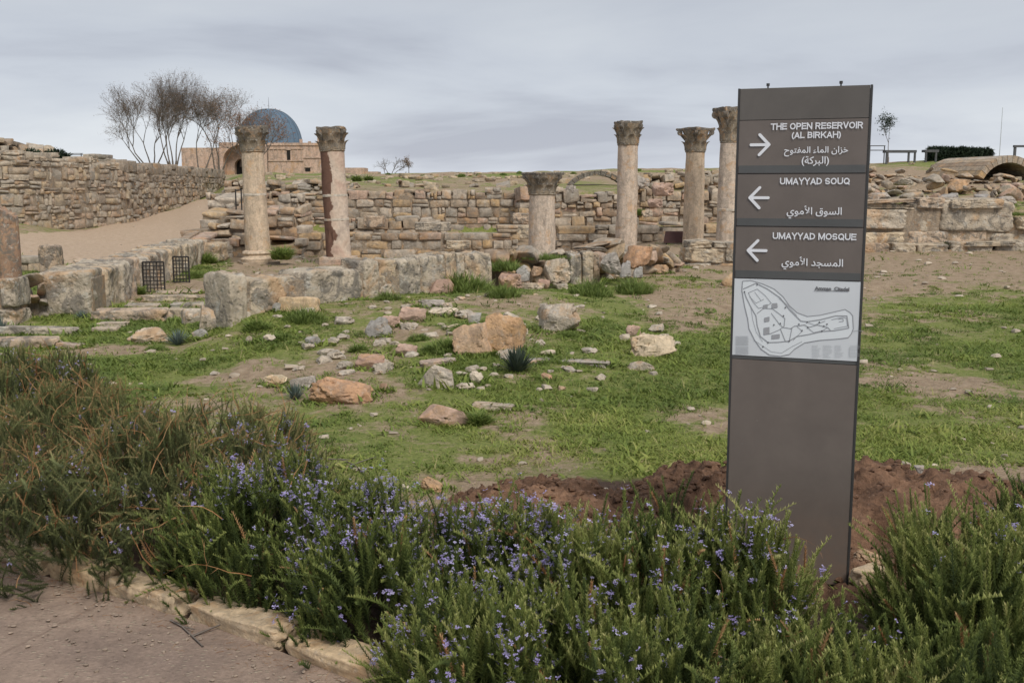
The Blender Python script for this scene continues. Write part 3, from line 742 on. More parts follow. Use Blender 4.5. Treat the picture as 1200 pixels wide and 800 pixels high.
# reddish tumbled rocks behind third column
for (px, py, Y, wd, hh, kd, lab) in [(774, 223, 26.6, 1.1, .62, 'pink', 'big reddish boulder between third and fourth columns'), (766, 239, 26.2, .75, .4, 'pink', 'reddish boulder under the big one between the columns'),
                             (752, 214, 27.3, .7, .4, 'rock', 'tan boulder right beside the third column'), (786, 240, 26.0, .45, .28, 'rock', 'small pale boulder right of the reddish ones'),
                             (757, 250, 25.9, .55, .3, 'rock', 'square tan stone below the reddish boulders'), (668, 222, 27.5, .5, .35, 'rock', 'tan stone on the back wall by the short column'),
                             (1110, 232, 22.8, 1.0, .34, 'grey', 'long grey lichened rock on the terrace wall'), (1150, 232, 22.9, .5, .36, 'grey', 'pointed grey rock on the terrace wall'),
                             (1176, 235, 22.9, .8, .30, 'rock', 'pale pitted rock right of the pointed grey one'), (1030, 231, 22.9, .9, .3, 'rock', 'brown rock on the left end of the terrace wall'),
                             (1125, 217, 25.2, 1.0, .55, 'orange', 'orange block face in the rubble above the terrace'), (1060, 213, 26.5, .9, .3, 'rock', 'flat rock high in the rubble above the terrace')]:
    wd *= .62; hh *= .66; p = at(px, py, Y); tag(put('boulder', random.choice(V_rock[kd]), None, (p.x, p.y, p.z), (wd, wd * .7, hh), random.uniform(-.5, .5)), lab, 'rock')

# pebbles and chips in the turf and on the road
pp = []
rr = random.Random(3)
for _ in range(1500):
    Y = rr.uniform(4.8, 24) if rr.random() < .8 else rr.uniform(22, 50)
    x = rr.uniform(-.62, .62) * Y
    if Y > 24 and x / Y > -.29: continue
    s = rr.choice([.012, .016, .02, .03, .045, .07]) * (1 + Y * .02) * rr.uniform(.7, 1.3)
    if rr.random() > .3 + .7 * float(masks(np.array([x]), np.array([Y]))[0][0]) : continue
    z = hz_(x, Y)
    pp.append((None, x, Y, z, s))
V_peb = variants('pebble', 5, 2, .3, .2, M_cream, 50, 200) 
M_peb = simple('pebble_stone', (.40, .34, .27), .9, .45, 2.5)
pc = []
for (_, x, Y, z, s) in pp:
    M = Matrix.Translation((x, Y, z + s * .15)) @ Matrix.Rotation(rr.uniform(0, 6.28), 4, 'Z') @ Matrix.Diagonal((s * rr.uniform(.9, 1.6), s, s * .6, 1))
    pc.append((rr.choice(V_peb), M))
po = merged(pc, M_peb, 'scattered_pebbles', None); po['label'] = 'small pale stones and chips scattered over turf and road'

xr = []
rr = random.Random(21)
for _ in range(110):      # half-buried stones of the old rubble spread over the rise
    px = rr.gauss(500, 120); py = rr.uniform(345, 460)
    if not 250 < px < 800: continue
    p = gp(px, py); s_ = rr.choice([.05, .07, .09, .12, .16]) * rr.uniform(.8, 1.3)
    xr.append((rr.choice(V_rock['rock'] + V_rock['cream']), Matrix.Translation((p.x, p.y, p.z + s_ * .08)) @ Matrix.Rotation(rr.uniform(0, 6.28), 4, 'Z') @ Matrix.Diagonal((s_ * 1.3, s_, s_ * .6, 1))))
xo = merged(xr, M_rock, 'half_buried_stones', None); xo['label'] = 'small half-buried stones spread over the turf rise'
xr = []
for _ in range(420):      # stones on the slope above the back walls
    Y = rr.uniform(28.8, 60); x = rr.uniform(-.27, .55) * Y
    if x / Y > .30 and Y > 42: continue
    s_ = rr.choice([.1, .15, .2, .3, .4]) * rr.uniform(.7, 1.2)
    xr.append((rr.choice(V_small), Matrix.Translation((x, Y, hz_(x, Y) + s_ * .1)) @ Matrix.Rotation(rr.uniform(0, 6.28), 4, 'Z') @ Matrix.Diagonal((s_ * 1.3, s_, s_ * .6, 1))))
xo = merged(xr, M_far, 'hillside_stones', None); xo['label'] = 'scattered rubble on the slope above the back walls'

gc = []
rr = random.Random(31)
for _ in range(520):
    x = rr.uniform(-3.2, .3); y = float(kerb_y(x)) - abs(rr.gauss(0, .35)) - .06; s_ = rr.choice([.005, .007, .01, .014])
    gc.append((rr.choice(V_peb), Matrix.Translation((x, y, .016 + s_ * .1)) @ Matrix.Rotation(rr.uniform(0, 6.28), 4, 'Z') @ Matrix.Diagonal((s_ * 1.4, s_, s_ * .6, 1))))
go_ = merged(gc, simple('grit_stone', (.30, .235, .185), .9, .4, 3), 'path_grit', None); go_['label'] = 'grit and tiny stones on the worn path'

# ---------------------------------------------------------------- dug soil
def heap(name, label, cx, cy, rx, ry, h, seed, steep=1.0):
    n = 130; V = []; F = []
    for j in range(n + 1):
        for i in range(n + 1):
            u = -1.25 + 2.5 * i / n; v = -1.25 + 2.5 * j / n
            x = cx + u * rx; y = cy + v * ry
            V.append((x, y))
    V = np.array(V); u = (V[:, 0] - cx) / rx; v = (V[:, 1] - cy) / ry
    r = np.hypot(u, v) + (fbm(V[:, 0] * 3, V[:, 1] * 3, seed, 3) - .5) * .5
    f = np.clip(1 - r, -.4, 1)
    prof = np.where(f > 0, 1 - (1 - np.clip(f, 0, 1)) ** 2.2, f * .6)
    clod = (fbm(V[:, 0] * 14, V[:, 1] * 14, seed + 4, 4) - .5) * .14 + np.abs(fbm(V[:, 0] * 26, V[:, 1] * 26, seed + 8, 3) - .5) * .04
    z = H(V[:, 0], V[:, 1]) + prof * h * (.75 + .5 * fbm(V[:, 0] * 2.5, V[:, 1] * 2.5, seed + 2)) + clod * np.clip(f * 5 + .6, 0, 1) - .012
    idx = np.arange((n + 1) ** 2).reshape(n + 1, n + 1)
    F = np.stack([idx[:-1, :-1], idx[:-1, 1:], idx[1:, 1:], idx[1:, :-1]], -1).reshape(-1, 4)
    o = obj(name, mesh(name, np.column_stack([V, z]), F, M_soil)); tag(o, label, kind='stuff')
    # clods
    r2 = random.Random(seed); cl = []
    for _ in range(650):
        a = r2.uniform(0, 6.28); q = math.sqrt(r2.random()) * 1.15; x = cx + rx * q * math.cos(a); y = cy + ry * q * math.sin(a)
        i = int((x - cx) / rx / 2.5 * n + n / 2); j = int((y - cy) / ry / 2.5 * n + n / 2)
        zz = z[min(n, max(0, j)) * (n + 1) + min(n, max(0, i))]; s = r2.choice([.006, .009, .013, .02, .035])
        cl.append((r2.choice(V_peb), Matrix.Translation((x, y, zz + s * .2)) @ Matrix.Rotation(r2.uniform(0, 6), 4, 'Z') @ Matrix.Diagonal((s * 1.3, s, s * .8, 1))))
    c = merged(cl, M_soil, 'soil_clods', o)
heap('soil_heap', 'heap of freshly dug red-brown soil right of the sign', 1.93, 4.95, .90, .66, .22, 3)
heap('soil_heap', 'low soil heap touching the left side of the sign', .92, 5.15, .46, .42, .18, 9)
heap('soil_heap', 'flat spread of dark soil behind the purple flowers', .16, 4.95, .60, .42, .15, 15)
heap('soil_heap', 'narrow bank of soil joining the two heaps left of the sign', .62, 4.9, .40, .30, .12, 33)
heap('soil_spread', 'trodden reddish soil around the foot of the sign', 1.35, 4.15, .75, .5, .05, 21)

# kerb of the flower bed
kr = empty('bed_kerb', (KX[1][0], KX[1][1], 0)); kr['kind'] = 'structure'
x = -2.75; rr = random.Random(5)
while x < .55:
    wd = rr.uniform(.30, .46); xm = x + wd / 2; y = float(kerb_y(xm)); sl = math.atan2(float(kerb_y(xm + .2)) - float(kerb_y(xm - .2)), .4)
    put('kerb_stone', rr.choice(V_slab['cream']), kr, (xm - KX[1][0], y + .05 - KX[1][1], .028), (wd * 1.0 / math.cos(sl), .15, .10), sl + rr.uniform(-.04, .04), (rr.uniform(-.06, .06), rr.uniform(-.04, .04)))
    x += wd

# ---------------------------------------------------------------- columns
def leaf_strip(mb, ang, r0, z0, hgt, wid, curl):
    """one acanthus leaf hugging the bell and curling out at the tip"""
    pts = []
    for k in range(6):
        f = k / 5; z = z0 + hgt * (f - .18 * max(0, f - .75) * 4 * .6); r = r0 + .02 * f + curl * max(0, f - .45) ** 1.6 * 3.2
        w_ = wid * (1, 1.15, 1.1, .95, .75, .35)[k]
        for sgn in (-1, 0, 1):
            rr_ = r + (.022 if sgn == 0 else 0); a = ang + sgn * w_ / r0 / 2
            pts.append((rr_ * math.cos(a), rr_ * math.sin(a), z))
    inner = [(p[0] * .86, p[1] * .86, p[2] - .012) for p in pts]
    n = len(pts); F = []
    for k in range(5):
        for s in range(2):
            a = k * 3 + s; F.append((a, a + 1, a + 4, a + 3)); F.append((n + a, n + a + 3, n + a + 4, n + a + 1))
    for k in range(5):
        F.append((k * 3, k * 3 + 3, n + k * 3 + 3, n + k * 3)); F.append((k * 3 + 2, n + k * 3 + 2, n + k * 3 + 5, k * 3 + 5))
    F.append((15, 16, n + 16, n + 15)); F.append((16, 17, n + 17, n + 16))
    mb.add(pts + inner, F)
def capital(root, zb, r, hgt, topw, seed, mat, worn=False):
    rr = random.Random(seed)
    bell = MB().lathe([(r * 1.0, zb), (r * 1.08, zb + .02), (r * 1.0, zb + .045), (r * .98, zb + hgt * .4), (r * 1.16, zb + hgt * .66), (max(r * 1.3, topw * .46), zb + hgt * .89)], 20)
    cap = obj('capital', bell.build('capital', mat, sharp=50), root)
    mb = MB()
    for k in range(8): leaf_strip(mb, k * math.pi / 4 + rr.uniform(-.05, .05), r, zb + .04, hgt * .42, r * .72, .05)
    for k in range(8): leaf_strip(mb, (k + .5) * math.pi / 4, r, zb + .05, hgt * .72, r * .66, .075)
    o = obj('acanthus_leaves', mb.build('acanthus_leaves', mat, sharp=60), cap); o['kind'] = 'stuff'
    mb = MB()
    for k in range(4):  # corner volutes
        a = (k + .5) * math.pi / 2; c = Vector((math.cos(a), math.sin(a), 0)); rad = topw * .54
        p = c * rad + Vector((0, 0, zb + hgt * .80)); t = c.cross(Vector((0, 0, 1)))
        mb.tube(p - t * .035, p + t * .035, hgt * .11, n=10)
        mb.tube(c * r * 1.0 + Vector((0, 0, zb + hgt * .5)), p - Vector((0, 0, .0)), .03, .04, 6)
    obj('volutes', mb.build('volutes', M_capd, sharp=50), cap)
    ab = MB(); t = topw / 2; V = []; n = 6                          # concave-sided abacus
    ring = []
    for k in range(4):
        a0 = (k + .5) * math.pi / 2; a1 = a0 + math.pi / 2; R_ = t * 1.36
        p0 = Vector((math.cos(a0), math.sin(a0))) * R_; p1 = Vector((math.cos(a1), math.sin(a1))) * R_
        mid = (p0 + p1) / 2
        for i in range(n):
            f = i / n; q = p0.lerp(p1, f) - mid.normalized() * math.sin(f * math.pi) * t * .14
            q *= 1 + (rr.random() - .5) * (.10 if worn else .05); ring.append(q)
    z0 = zb + hgt * .87; z1 = zb + hgt
    L0 = [(q.x * .94, q.y * .94, z0) for q in ring]; L1 = [(q.x, q.y, z0 + (z1 - z0) * .55) for q in ring]; L2 = [(q.x * .97, q.y * .97, z1 + rr.uniform(-.02, .01)) for q in ring]
    m = len(ring); F = []
    for lv in (0, 1): F += [(lv * m + i, lv * m + (i + 1) % m, (lv + 1) * m + (i + 1) % m, (lv + 1) * m + i) for i in range(m)]
    F += [tuple(range(m))[::-1], tuple(range(2 * m, 3 * m))]
    ab.add(L0 + L1 + L2, F)
    obj('abacus', ab.build('abacus', M_capd, sharp=40), cap)
def shaft(root, name, z0, z1, r0, r1, mat, seed, n=36, rows=16, broken=False):
    prof = [(r0 + (r1 - r0) * k / rows, z0 + (z1 - z0) * k / rows) for k in range(rows + 1)]
    V = []; F = []
    for (r, z) in prof:
        for i in range(n):
            a = 6.28319 * i / n; c, s = math.cos(a), math.sin(a)
            d = (float(fbm(np.array(c * 2 + 5), np.array(z * 2.2 + s * 1.7), seed, 3)) - .5) * .035
            d -= max(0, float(fbm(np.array(c * 4 + 3), np.array(z * 5 + s * 3), seed + 7, 2)) - .66) * .12
            zz = z
            if broken and z > z1 - .3: zz = z - (z - (z1 - .3)) * (.5 + .5 * c) * .8 + .03 * math.sin(i * 2.3)
            V.append(((r + d) * c, (r + d) * s, zz))
    for k in range(rows):
        for i in range(n):
            j = (i + 1) % n; F.append((k * n + i, k * n + j, (k + 1) * n + j, (k + 1) * n + i))
    F += [tuple(range(n))[::-1], tuple(range(rows * n, rows * n + n))]
    return obj(name, mesh(name, V, F, mat, True, 45), root)
def column(label, px, pybase, Y, pytop, pycap, wbase, wtop, captop, mat, seed, joints=(), lean=0, base=True, rz=.4, capm=None, worn=False, group='columns of the ruin', plinth=0):
    d = at(px, pybase, Y); c = Vector((d.x, Y, d.z))
    k = Y / FPX / math.cos(PITCH) * 1.0
    root = empty('ruined_column', c, rz, label, 'column', group)
    root.rotation_euler = (0, lean, rz)
    hz0 = zat(pycap, Y) - c.z; ht = zat(pytop, Y) - c.z
    r0 = wbase * k / 2; r1 = wtop * k / 2; zb = 0
    g = hz_(c.x, c.y)
    if c.z > g - .1:
        mb = MB(); mb.box((-r0 * 1.5, -r0 * 1.5, g - c.z - .2), (r0 * 1.5, r0 * 1.5, .0)); 
        obj('footing', mb.build('footing', M_wall), root)
    if base:
        mb = MB().lathe([(r0 * 1.42, 0), (r0 * 1.45, .06), (r0 * 1.22, .10), (r0 * 1.15, .13), (r0 * 1.28, .17), (r0 * 1.22, .21), (r0 * 1.02, .23)], 32, wob=.06, seed=seed)
        obj('base', mb.build('base', mat, sharp=50), root); zb = .225
    js = [zb] + [zat(j, Y) - c.z for j in joints] + [hz0]
    for i in range(len(js) - 1):
        f0 = (js[i] - zb) / (hz0 - zb); f1 = (js[i + 1] - zb) / (hz0 - zb)
        shaft(root, 'drum' if len(js) > 2 else 'shaft', js[i] + (.012 if i else 0), js[i + 1] - (.012 if i < len(js) - 2 else 0), r0 + (r1 - r0) * f0, r0 + (r1 - r0) * f1, mat, seed + i)
        if i: obj('mortar_joint', MB().lathe([(r0 * .9, js[i] - .03), (r0 + (r1 - r0) * f0 + .006, js[i] - .02), (r0 + (r1 - r0) * f0 + .006, js[i] + .02), (r0 * .9, js[i] + .03)], 28, wob=.05, seed=seed).build('mortar_joint', M_mortar, sharp=50), root)
    if pytop < pycap: capital(root, hz0, r1, ht - hz0, captop * k, seed, capm or M_cap, worn)
    return root
column('first column from the left, cream shaft with one pale joint, before the dome', 303, 306, 21.3, 148, 179, 28, 25, 34, M_colA, 3, (228,), lean=-.02)
column('second column from the left, pink shaft with dark red flank', 397, 303, 21.3, 149, 178, 29, 27, 35, M_colP, 11, (257, 229), base=False, lean=-.035, rz=.15)
column('short thick column with wide dark capital, right of centre', 635, 296, 20.5, 202, 229, 31, 30, 38, M_colB, 19, (), base=False, worn=True, rz=.5)
column('third tall column, weathered grey, right of the short one', 734, 289, 23.0, 142, 171, 25, 23, 27.5, M_colB, 27, (), base=False, rz=.2)
column('fourth tall column with flaring dark capital and black stains', 812, 288, 23.2, 150, 179, 24.5, 22, 33, M_colA, 35, (), base=False, rz=.65)
column('fifth and tallest column, half hidden behind the sign', 852, 292, 21.8, 126, 168, 27, 22, 33, M_colB, 43, (246,), base=False, rz=.3)
# square base under the second column
p = at(397, 303, 21.3)
c = tag(obj('column_plinth', MB().box((-.34, -.3, -.25), (.34, .3, .045)).build('column_plinth', M_colB), None, (p.x, p.y, p.z)), 'thin square plinth under the pink second column', 'plinth')
# broken stub at the left edge
p = P(12, 17.8)
root = empty('broken_column', p, 0, 'brown broken column stub at the left edge of the yard', 'column', 'columns of the ruin')
M_stub = stone_mat('brown_column_stone', [(.36,.225,.15), (.34,.22,.15)], 1.0, 1.6, .4)
shaft(root, 'shaft', 0, 1.32, .20, .19, M_stub, 55, broken=True)
obj('base', MB().lathe([(.27, -.06), (.27, .03), (.22, .06)], 28, wob=.1).build('base', M_colP, sharp=50), root)

# ---------------------------------------------------------------- iron grilles and bars
def grille(px, py, wpx, hpx, nx, nz, label, rz):
    p = gp(px, py); k = p.y / FPX; wd = wpx * k; hh = hpx * k
    root = empty('iron_grille', p, rz, label, 'grille', 'iron grilles in the passage')
    mb = MB(); r = .014
    for a, b in (((-wd/2, 0, 0), (wd/2, 0, 0)), ((-wd/2, 0, hh), (wd/2, 0, hh)), ((-wd/2, 0, 0), (-wd/2, 0, hh)), ((wd/2, 0, 0), (wd/2, 0, hh))): mb.tube(a, b, r, n=6)
    obj('frame', mb.build('frame', M_iron), root)
    for i in range(1, nx): obj('bar', MB().tube((-wd/2 + wd * i / nx, 0, 0), (-wd/2 + wd * i / nx, 0, hh), .008, n=5).build('bar', M_iron), root)
    for i in range(1, nz): obj('bar', MB().tube((-wd/2, -.01, hh * i / nz), (wd/2, -.01, hh * i / nz), .008, n=5).build('bar', M_iron), root)
grille(181, 342, 24, 35, 6, 8, 'nearer iron grille leaning on the passage wall', .1)
grille(213, 331, 19, 30, 5, 7, 'farther iron grille near the end of the passage', -.1)
p = at(280, 243, 26.0); root = empty('iron_bars', p, 0, 'small black iron frame on the masonry step by the first column', 'railing')
for i in (-1, 1): obj('post', MB().tube((i * .07, 0, -.1), (i * .07, 0, .44), .02, n=6).build('post', M_iron), root)
obj('crossbar', MB().tube((-.09, 0, .42), (.09, 0, .42), .015, n=6).build('crossbar', M_iron), root)
p = P(792, 23.6); root = empty('info_plaque', (p.x, p.y, p.z), 0, 'dark reddish slanted plaque beside the fourth column', 'plaque')
Mred = simple('dark_red_metal', (.085, .04, .034), .6, .2, 12)
mb = MB(); V = [(-.28, -.05, .02), (.29, -.05, .02), (.29, .12, .28), (-.22, .12, .28), (-.28, .02, .02), (.29, .02, .02), (.29, .17, .26), (-.22, .17, .26)]
mb.add(V, [(0,1,2,3), (7,6,5,4), (0,4,5,1), (1,5,6,2), (2,6,7,3), (3,7,4,0)]); obj('panel', mb.build('panel', Mred), root)
for s in (-.2, .2): obj('leg', MB().tube((s, .08, -.3), (s, .08, .15), .02, n=6).build('leg', M_iron), root)

# ---------------------------------------------------------------- stone arches
def arch(label, Y, pts_px, thick, depth, n, mat, flare=1.0, yaw=0):
    """pts_px: three picture points (left springing, crown, right springing) of the outer edge"""
    A, B, C = [at(px, py, Y) for px, py in pts_px]
    half = (C.x - A.x) / 2; rise = B.z - (A.z + C.z) / 2; cx = (A.x + C.x) / 2
    Rr = (half ** 2 + rise ** 2) / (2 * rise) if rise < half else half
    zc = B.z - Rr; a0 = math.pi - math.asin(min(1, half / Rr)) - math.pi / 2; a1 = math.pi - a0
    root = empty('stone_arch', (cx, Y, A.z), yaw, label, 'arch')
    for k in range(n):
        p0 = a0 + (a1 - a0) * k / n + .006; p1 = a0 + (a1 - a0) * (k + 1) / n - .006
        q = []
        for y in (0, depth):
            for (aa, rr_) in ((p0, Rr - thick), (p1, Rr - thick), (p1, Rr), (p0, Rr)):
                q.append((math.cos(aa) * rr_, y, zc - A.z + math.sin(aa) * rr_))
        mb = MB(); mb.add(q, [(0,1,2,3), (7,6,5,4), (0,4,5,1), (1,5,6,2), (2,6,7,3), (3,7,4,0)])
        obj('voussoir', mb.build('voussoir', mat), root)
    return root
arch('low stone vault on the right skyline beyond the terrace', 33, [(1143, 206), (1180, 182), (1222, 206)], .22, 3.2, 13, M_wall, yaw=.15)
arch('thin grey arch fragment on the grassy slope behind third column', 33, [(658, 228), (700, 200), (742, 228)], .14, .7, 15, M_capd)

# ---------------------------------------------------------------- domed building on the hill
YB = 118
def bx_(a, b, py): return at(a, py, YB).x, at(b, py, YB).x
Mb_w = stone_mat('palace_limestone', [(.56,.40,.31), (.52,.38,.29), (.58,.43,.33)], .55, .5, .5)
Mb_d = simple('dark_interior', (.02, .018, .016))
def dome_mat():
    t = NT('dome_lead'); tcx = t.n('TexCoord').outputs['Object']; sx = t.n('SeparateXYZ'); t.l(tcx, sx.inputs[0])
    g = t.noise(tcx, .9, 5, .6, .3); mpn = t.n('Mapping'); t.l(tcx, mpn.inputs[0]); mpn.inputs['Scale'].default_value = (2.4, 2.4, .35)
    st = t.noise(mpn.outputs[0], 1.6, 5, .6)
    t.color(t.mix(t.ramp(st, [(.4, 0), (.7, .35)]), t.ramp(g, [(.3, (.075,.125,.185)), (.7, (.115,.18,.25))]), (.19,.23,.27)))
    t.b.inputs['Roughness'].default_value = .55; return t.m
def arch_panel(mb, x0, x1, z0, z1, cx, r, zs, y, dep, n=14):
    """a wall panel from x0 to x1 pierced by a round-headed opening, with reveals of depth dep"""
    op = [(cx - r, z0)] + [(cx - r * math.cos(math.pi * i / n), zs + r * math.sin(math.pi * i / n)) for i in range(n + 1)] + [(cx + r, z0)]
    ou = []
    for i, (x, z) in enumerate(op):
        if i == 0: ou.append((x0, z0)); continue
        if i == len(op) - 1: ou.append((x1, z0)); continue
        f = (i - 1) / n
        if f < .25: ou.append((x0, zs + (z1 - zs) * f * 4))
        elif f <= .75: ou.append((x0 + (x1 - x0) * (f - .25) * 2, z1))
        else: ou.append((x1, z1 - (z1 - zs) * (f - .75) * 4))
    m = len(op); V = [(x, y, z) for x, z in op] + [(x, y, z) for x, z in ou] + [(x, y + dep, z) for x, z in op]
    F = [(i, i + 1, m + i + 1, m + i) for i in range(m - 1)] + [(i, 2 * m + i, 2 * m + i + 1, i + 1) for i in range(m - 1)]
    mb.add(V, F)
g0 = at(300, 208, YB); root = empty('domed_palace', (g0.x, YB, g0.z - .3), 0, 'pinkish stone palace with blue-grey lead dome behind first column', 'building')
def lx(px): return at(px, 190, YB).x - g0.x
def lz(py): return zat(py, YB) - g0.z + .3
mb = MB(); mb.box((lx(314), 0, 0), (lx(380), 6, lz(168))); mb.box((lx(314) - .0, -.12, lz(170.5)), (lx(381), -.001, lz(168) + .05))
obj('wall', mb.build('wall', Mb_w), root)
mb = MB(); mb.box((lx(211), .6, 0), (lx(259), 6, lz(173)))
obj('wall', mb.build('wall', Mb_w), root)
mb = MB(); arch_panel(mb, lx(258), lx(314), 0, lz(167), lx(281.5), lx(301) - lx(281.5), lz(190), -.3, 1.6); mb.box((lx(258), 1.3, lz(167) - .02), (lx(314), 6, lz(167))); 
mb.box((lx(258) , -.3, 0), (lx(258) + .02, 6, lz(167)));
obj('portal', mb.build('portal', Mb_w), root)
mb = MB(); arch_panel(mb, lx(259), lx(313.5), 0, lz(168), lx(279), lx(287) - lx(279), lz(194), 1.3, 1.0)
pp_ = obj('wall', mb.build('wall', Mb_w), root)
obj('doorway', MB().box((lx(270), 2.2, 0), (lx(288), 2.4, lz(184))).build('doorway', Mb_d), pp_)
# facade detail: pilasters, cornices, windows
for (a, b, c_, d_) in [(314, 356, 174, 175), (314, 356, 188, 189), (356, 377, 184.5, 185.5)]:
    obj('cornice', MB().box((lx(a), -.10, lz(d_)), (lx(b), -.003, lz(c_))).build('cornice', Mb_w), root)
for px in (316, 321, 326, 331, 344, 349, 354): obj('pilaster', MB().box((lx(px) - .05, -.07, lz(188) + .002), (lx(px) + .05, -.002, lz(175))).build('pilaster', Mb_w), root)
for (a, b, c_, d_) in [(336.5, 340.5, 176, 187.5), (357.5, 363.5, 196.5, 201)]:
    wv = obj('window', MB().box((lx(a), -.03, lz(d_)), (lx(b), .04, lz(c_))).build('window', Mb_d), root)
    obj('window_frame', MB().box((lx(a) - .1, -.09, lz(c_) + .002), (lx(b) + .1, -.004, lz(c_) + .12)).build('window_frame', Mb_w), wv)
for (a, py) in ((352, 163), (373, 161), (362, 165.5)):
    obj('parapet_stone', MB().box((lx(a) - .14, .5, lz(168) + .05), (lx(a) + .14, .9, lz(py))).build('parapet_stone', Mb_w), root)
# drum and dome
cxp = 307; Rd = lx(345.5) - lx(cxp); cx_ = lx(cxp)
obj('drum', MB().lathe([(Rd * 1.0, 1.5), (Rd * 1.0, lz(168.5))], 40, c=(cx_, 4.2)).build('drum', simple('drum_stone', (.20, .17, .14), .9, .3, 2), sharp=50), root)
hd = lz(124.5) - lz(168)
prof = [(Rd * math.cos(t) ** .92, lz(168) + hd * math.sin(t)) for t in [R(a) for a in range(0, 90, 5)]] + [(.02, lz(124.5))]
dm = obj('dome', MB().lathe([(r, z - lz(168)) for r, z in prof], 48, c=(0, 0)).build('dome', dome_mat(), sharp=70), root, (cx_, 4.2, lz(168)))
mb = MB()
for k in range(24):
    a = 6.28319 * k / 24
    pr = [(r * math.cos(a), r * math.sin(a), z - lz(168)) for r, z in prof]
    for i in range(len(pr) - 2): mb.tube(Vector(pr[i]) * 1.004, Vector(pr[i + 1]) * 1.004, .018, n=4, cap=False)
o = obj('dome_seams', mb.build('dome_seams', simple('lead_seam', (.10, .125, .15), .6)), dm); o['kind'] = 'stuff'
obj('finial', MB().tube((cx_, 4.2, lz(124.5) - .1), (cx_, 4.2, lz(110)), .03, .01, 6).build('finial', M_iron), root)
p = P(408, 112); root = empty('ruined_house', (at(417, 205, 112).x, 112, at(417, 205, 112).z - .5), 0, 'low brown ruined wall right of the pink column on the skyline', 'building')
obj('wall', MB().box((-1.5, 0, 0), (.9, 3, .5 + .75)).build('wall', Mb_w), root); obj('wall', MB().box((.9, .2, 0), (2.3, 3, .5 + .35)).build('wall', Mb_w), root)

# ---------------------------------------------------------------- totem sign
SA = Vector((.884, 4.17, 0)); SB = Vector((1.353, 4.0, 0)); SW = (SB - SA).length
ud = (SB - SA).normalized(); sn = Vector((ud.y, -ud.x, 0)); SH = 1.982
srz = math.atan2(ud.y, ud.x)
def sp(px, py):
    d = Vector(ray(px, py)); o_ = Vector((0, 0, EYE)); t = sn.dot(SA - o_) / sn.dot(d); q = o_ + d * t
    return (q - SA).dot(ud), q.z
def srow(py): return sp(940, py)[1]
def paint(name, c, rough=.45, dirt=0.0):
    t = NT(name); g = t.n('TexCoord').outputs['Object']; n = t.noise(g, 5, 6, .65, .3); f = t.noise(g, 90, 4, .7)
    b = t.mix(1.0, c, t.ramp(n, [(.3, .88), (.7, 1.12)]), 'MULTIPLY')
    if dirt:
        sx = t.n('SeparateXYZ'); t.l(g, sx.inputs[0])
        mr = t.n('MapRange'); t.l(sx.outputs[2], mr.inputs[0]); mr.inputs[1].default_value = .42; mr.inputs[2].default_value = .0; mr.inputs[3].default_value = 0; mr.inputs[4].default_value = .75
        dd = t.math('MULTIPLY', mr.outputs[0], t.ramp(t.noise(g, 14, 7, .75), [(.35, .15), (.65, 1)]))
        b = t.mix(dd, b, (.20,.135,.10))
        sp2 = t.ramp(t.noise(g, 38, 3, .5), [(.72, 0), (.76, .5)]); b = t.mix(sp2, b, (.2,.18,.16))
    t.color(b); t.b.inputs['Roughness'].default_value = rough; t.b.inputs['Specular IOR Level'].default_value = .4
    t.bump(f, .04, .002); return t.m
Ms_body = paint('sign_grey_brown', (.150, .126, .111), .5, 1.0)
Ms_pan = paint('sign_panel', (.138, .117, .104), .42)
Ms_head = paint('sign_header', (.112, .102, .092), .42)
Ms_strip = paint('sign_strip', (.085, .088, .088), .4)
Ms_edge = simple('sign_edge', (.05, .05, .05), .45)
Ms_white = simple('sign_lettering', (.72, .74, .78), .5)
def map_mat():
    t = NT('map_print'); g = t.n('TexCoord').outputs['Object']; n = t.noise(g, 3, 3)
    t.color(t.mix(1.0, (.60,.63,.66), t.ramp(n, [(.3, .96), (.7, 1.03)]), 'MULTIPLY')); t.b.inputs['Roughness'].default_value = .3; return t.m
Ms_map = map_mat()
Ms_land = simple('map_land', (.68, .72, .75), .3); Ms_l1 = simple('map_line_grey', (.30, .31, .33), .5); Ms_l2 = simple('map_line_dark', (.13, .13, .14), .5)
Ms_b = simple('map_block', (.33, .34, .36), .5); Ms_g = simple('map_block_olive', (.33, .34, .27), .5); Ms_tx = simple('map_small_print', (.42, .44, .46), .5)
sign = empty('direction_sign', SA, srz, 'tall grey-brown totem sign with three arrow panels and a site map', 'sign')
TH = .06
zs = {k: srow(v) for k, v in dict(head=139.8, s1=203.5, s2=266, m0=328, m1=420.3, b0=424.5).items()}
e_ = .008
obj('body', MB().box((e_, .012, 0), (SW - e_, TH, SH - .012)).build('body', Ms_edge), sign)
for x0, x1 in ((0, e_), (SW - e_, SW)): obj('edge_profile', MB().box((x0, 0, 0), (x1, TH + .004, SH)).build('edge_profile', Ms_edge), sign)
def panel(name, za, zb, mat, strip=True):
    o = obj(name, MB().box((e_ + .0008, .002, za + .0012), (SW - e_ - .0008, .011, zb - .0012)).build(name, mat), sign)
    if strip: obj('lower_strip', MB().box((e_ + .004, -.0008, za + .0028), (SW - e_ - .004, .0018, za + .032)).build('lower_strip', Ms_strip), o)
    return o
panel('lower_panel', .012, zs['b0'], Ms_body, False)
hd_ = panel('header_panel', zs['head'], SH, Ms_head, False)
pan1 = panel('arrow_panel', zs['s1'], zs['head'], Ms_pan); pan2 = panel('arrow_panel', zs['s2'], zs['s1'], Ms_pan); pan3 = panel('arrow_panel', zs['m0'], zs['s2'], Ms_pan)
mapb = panel('map_panel', zs['m1'], zs['m0'], Ms_map, False)
obj('strip', MB().box((e_, .004, zs['b0'] + .001), (SW - e_, .0112, zs['m1'] - .001)).build('strip', Ms_strip), sign)
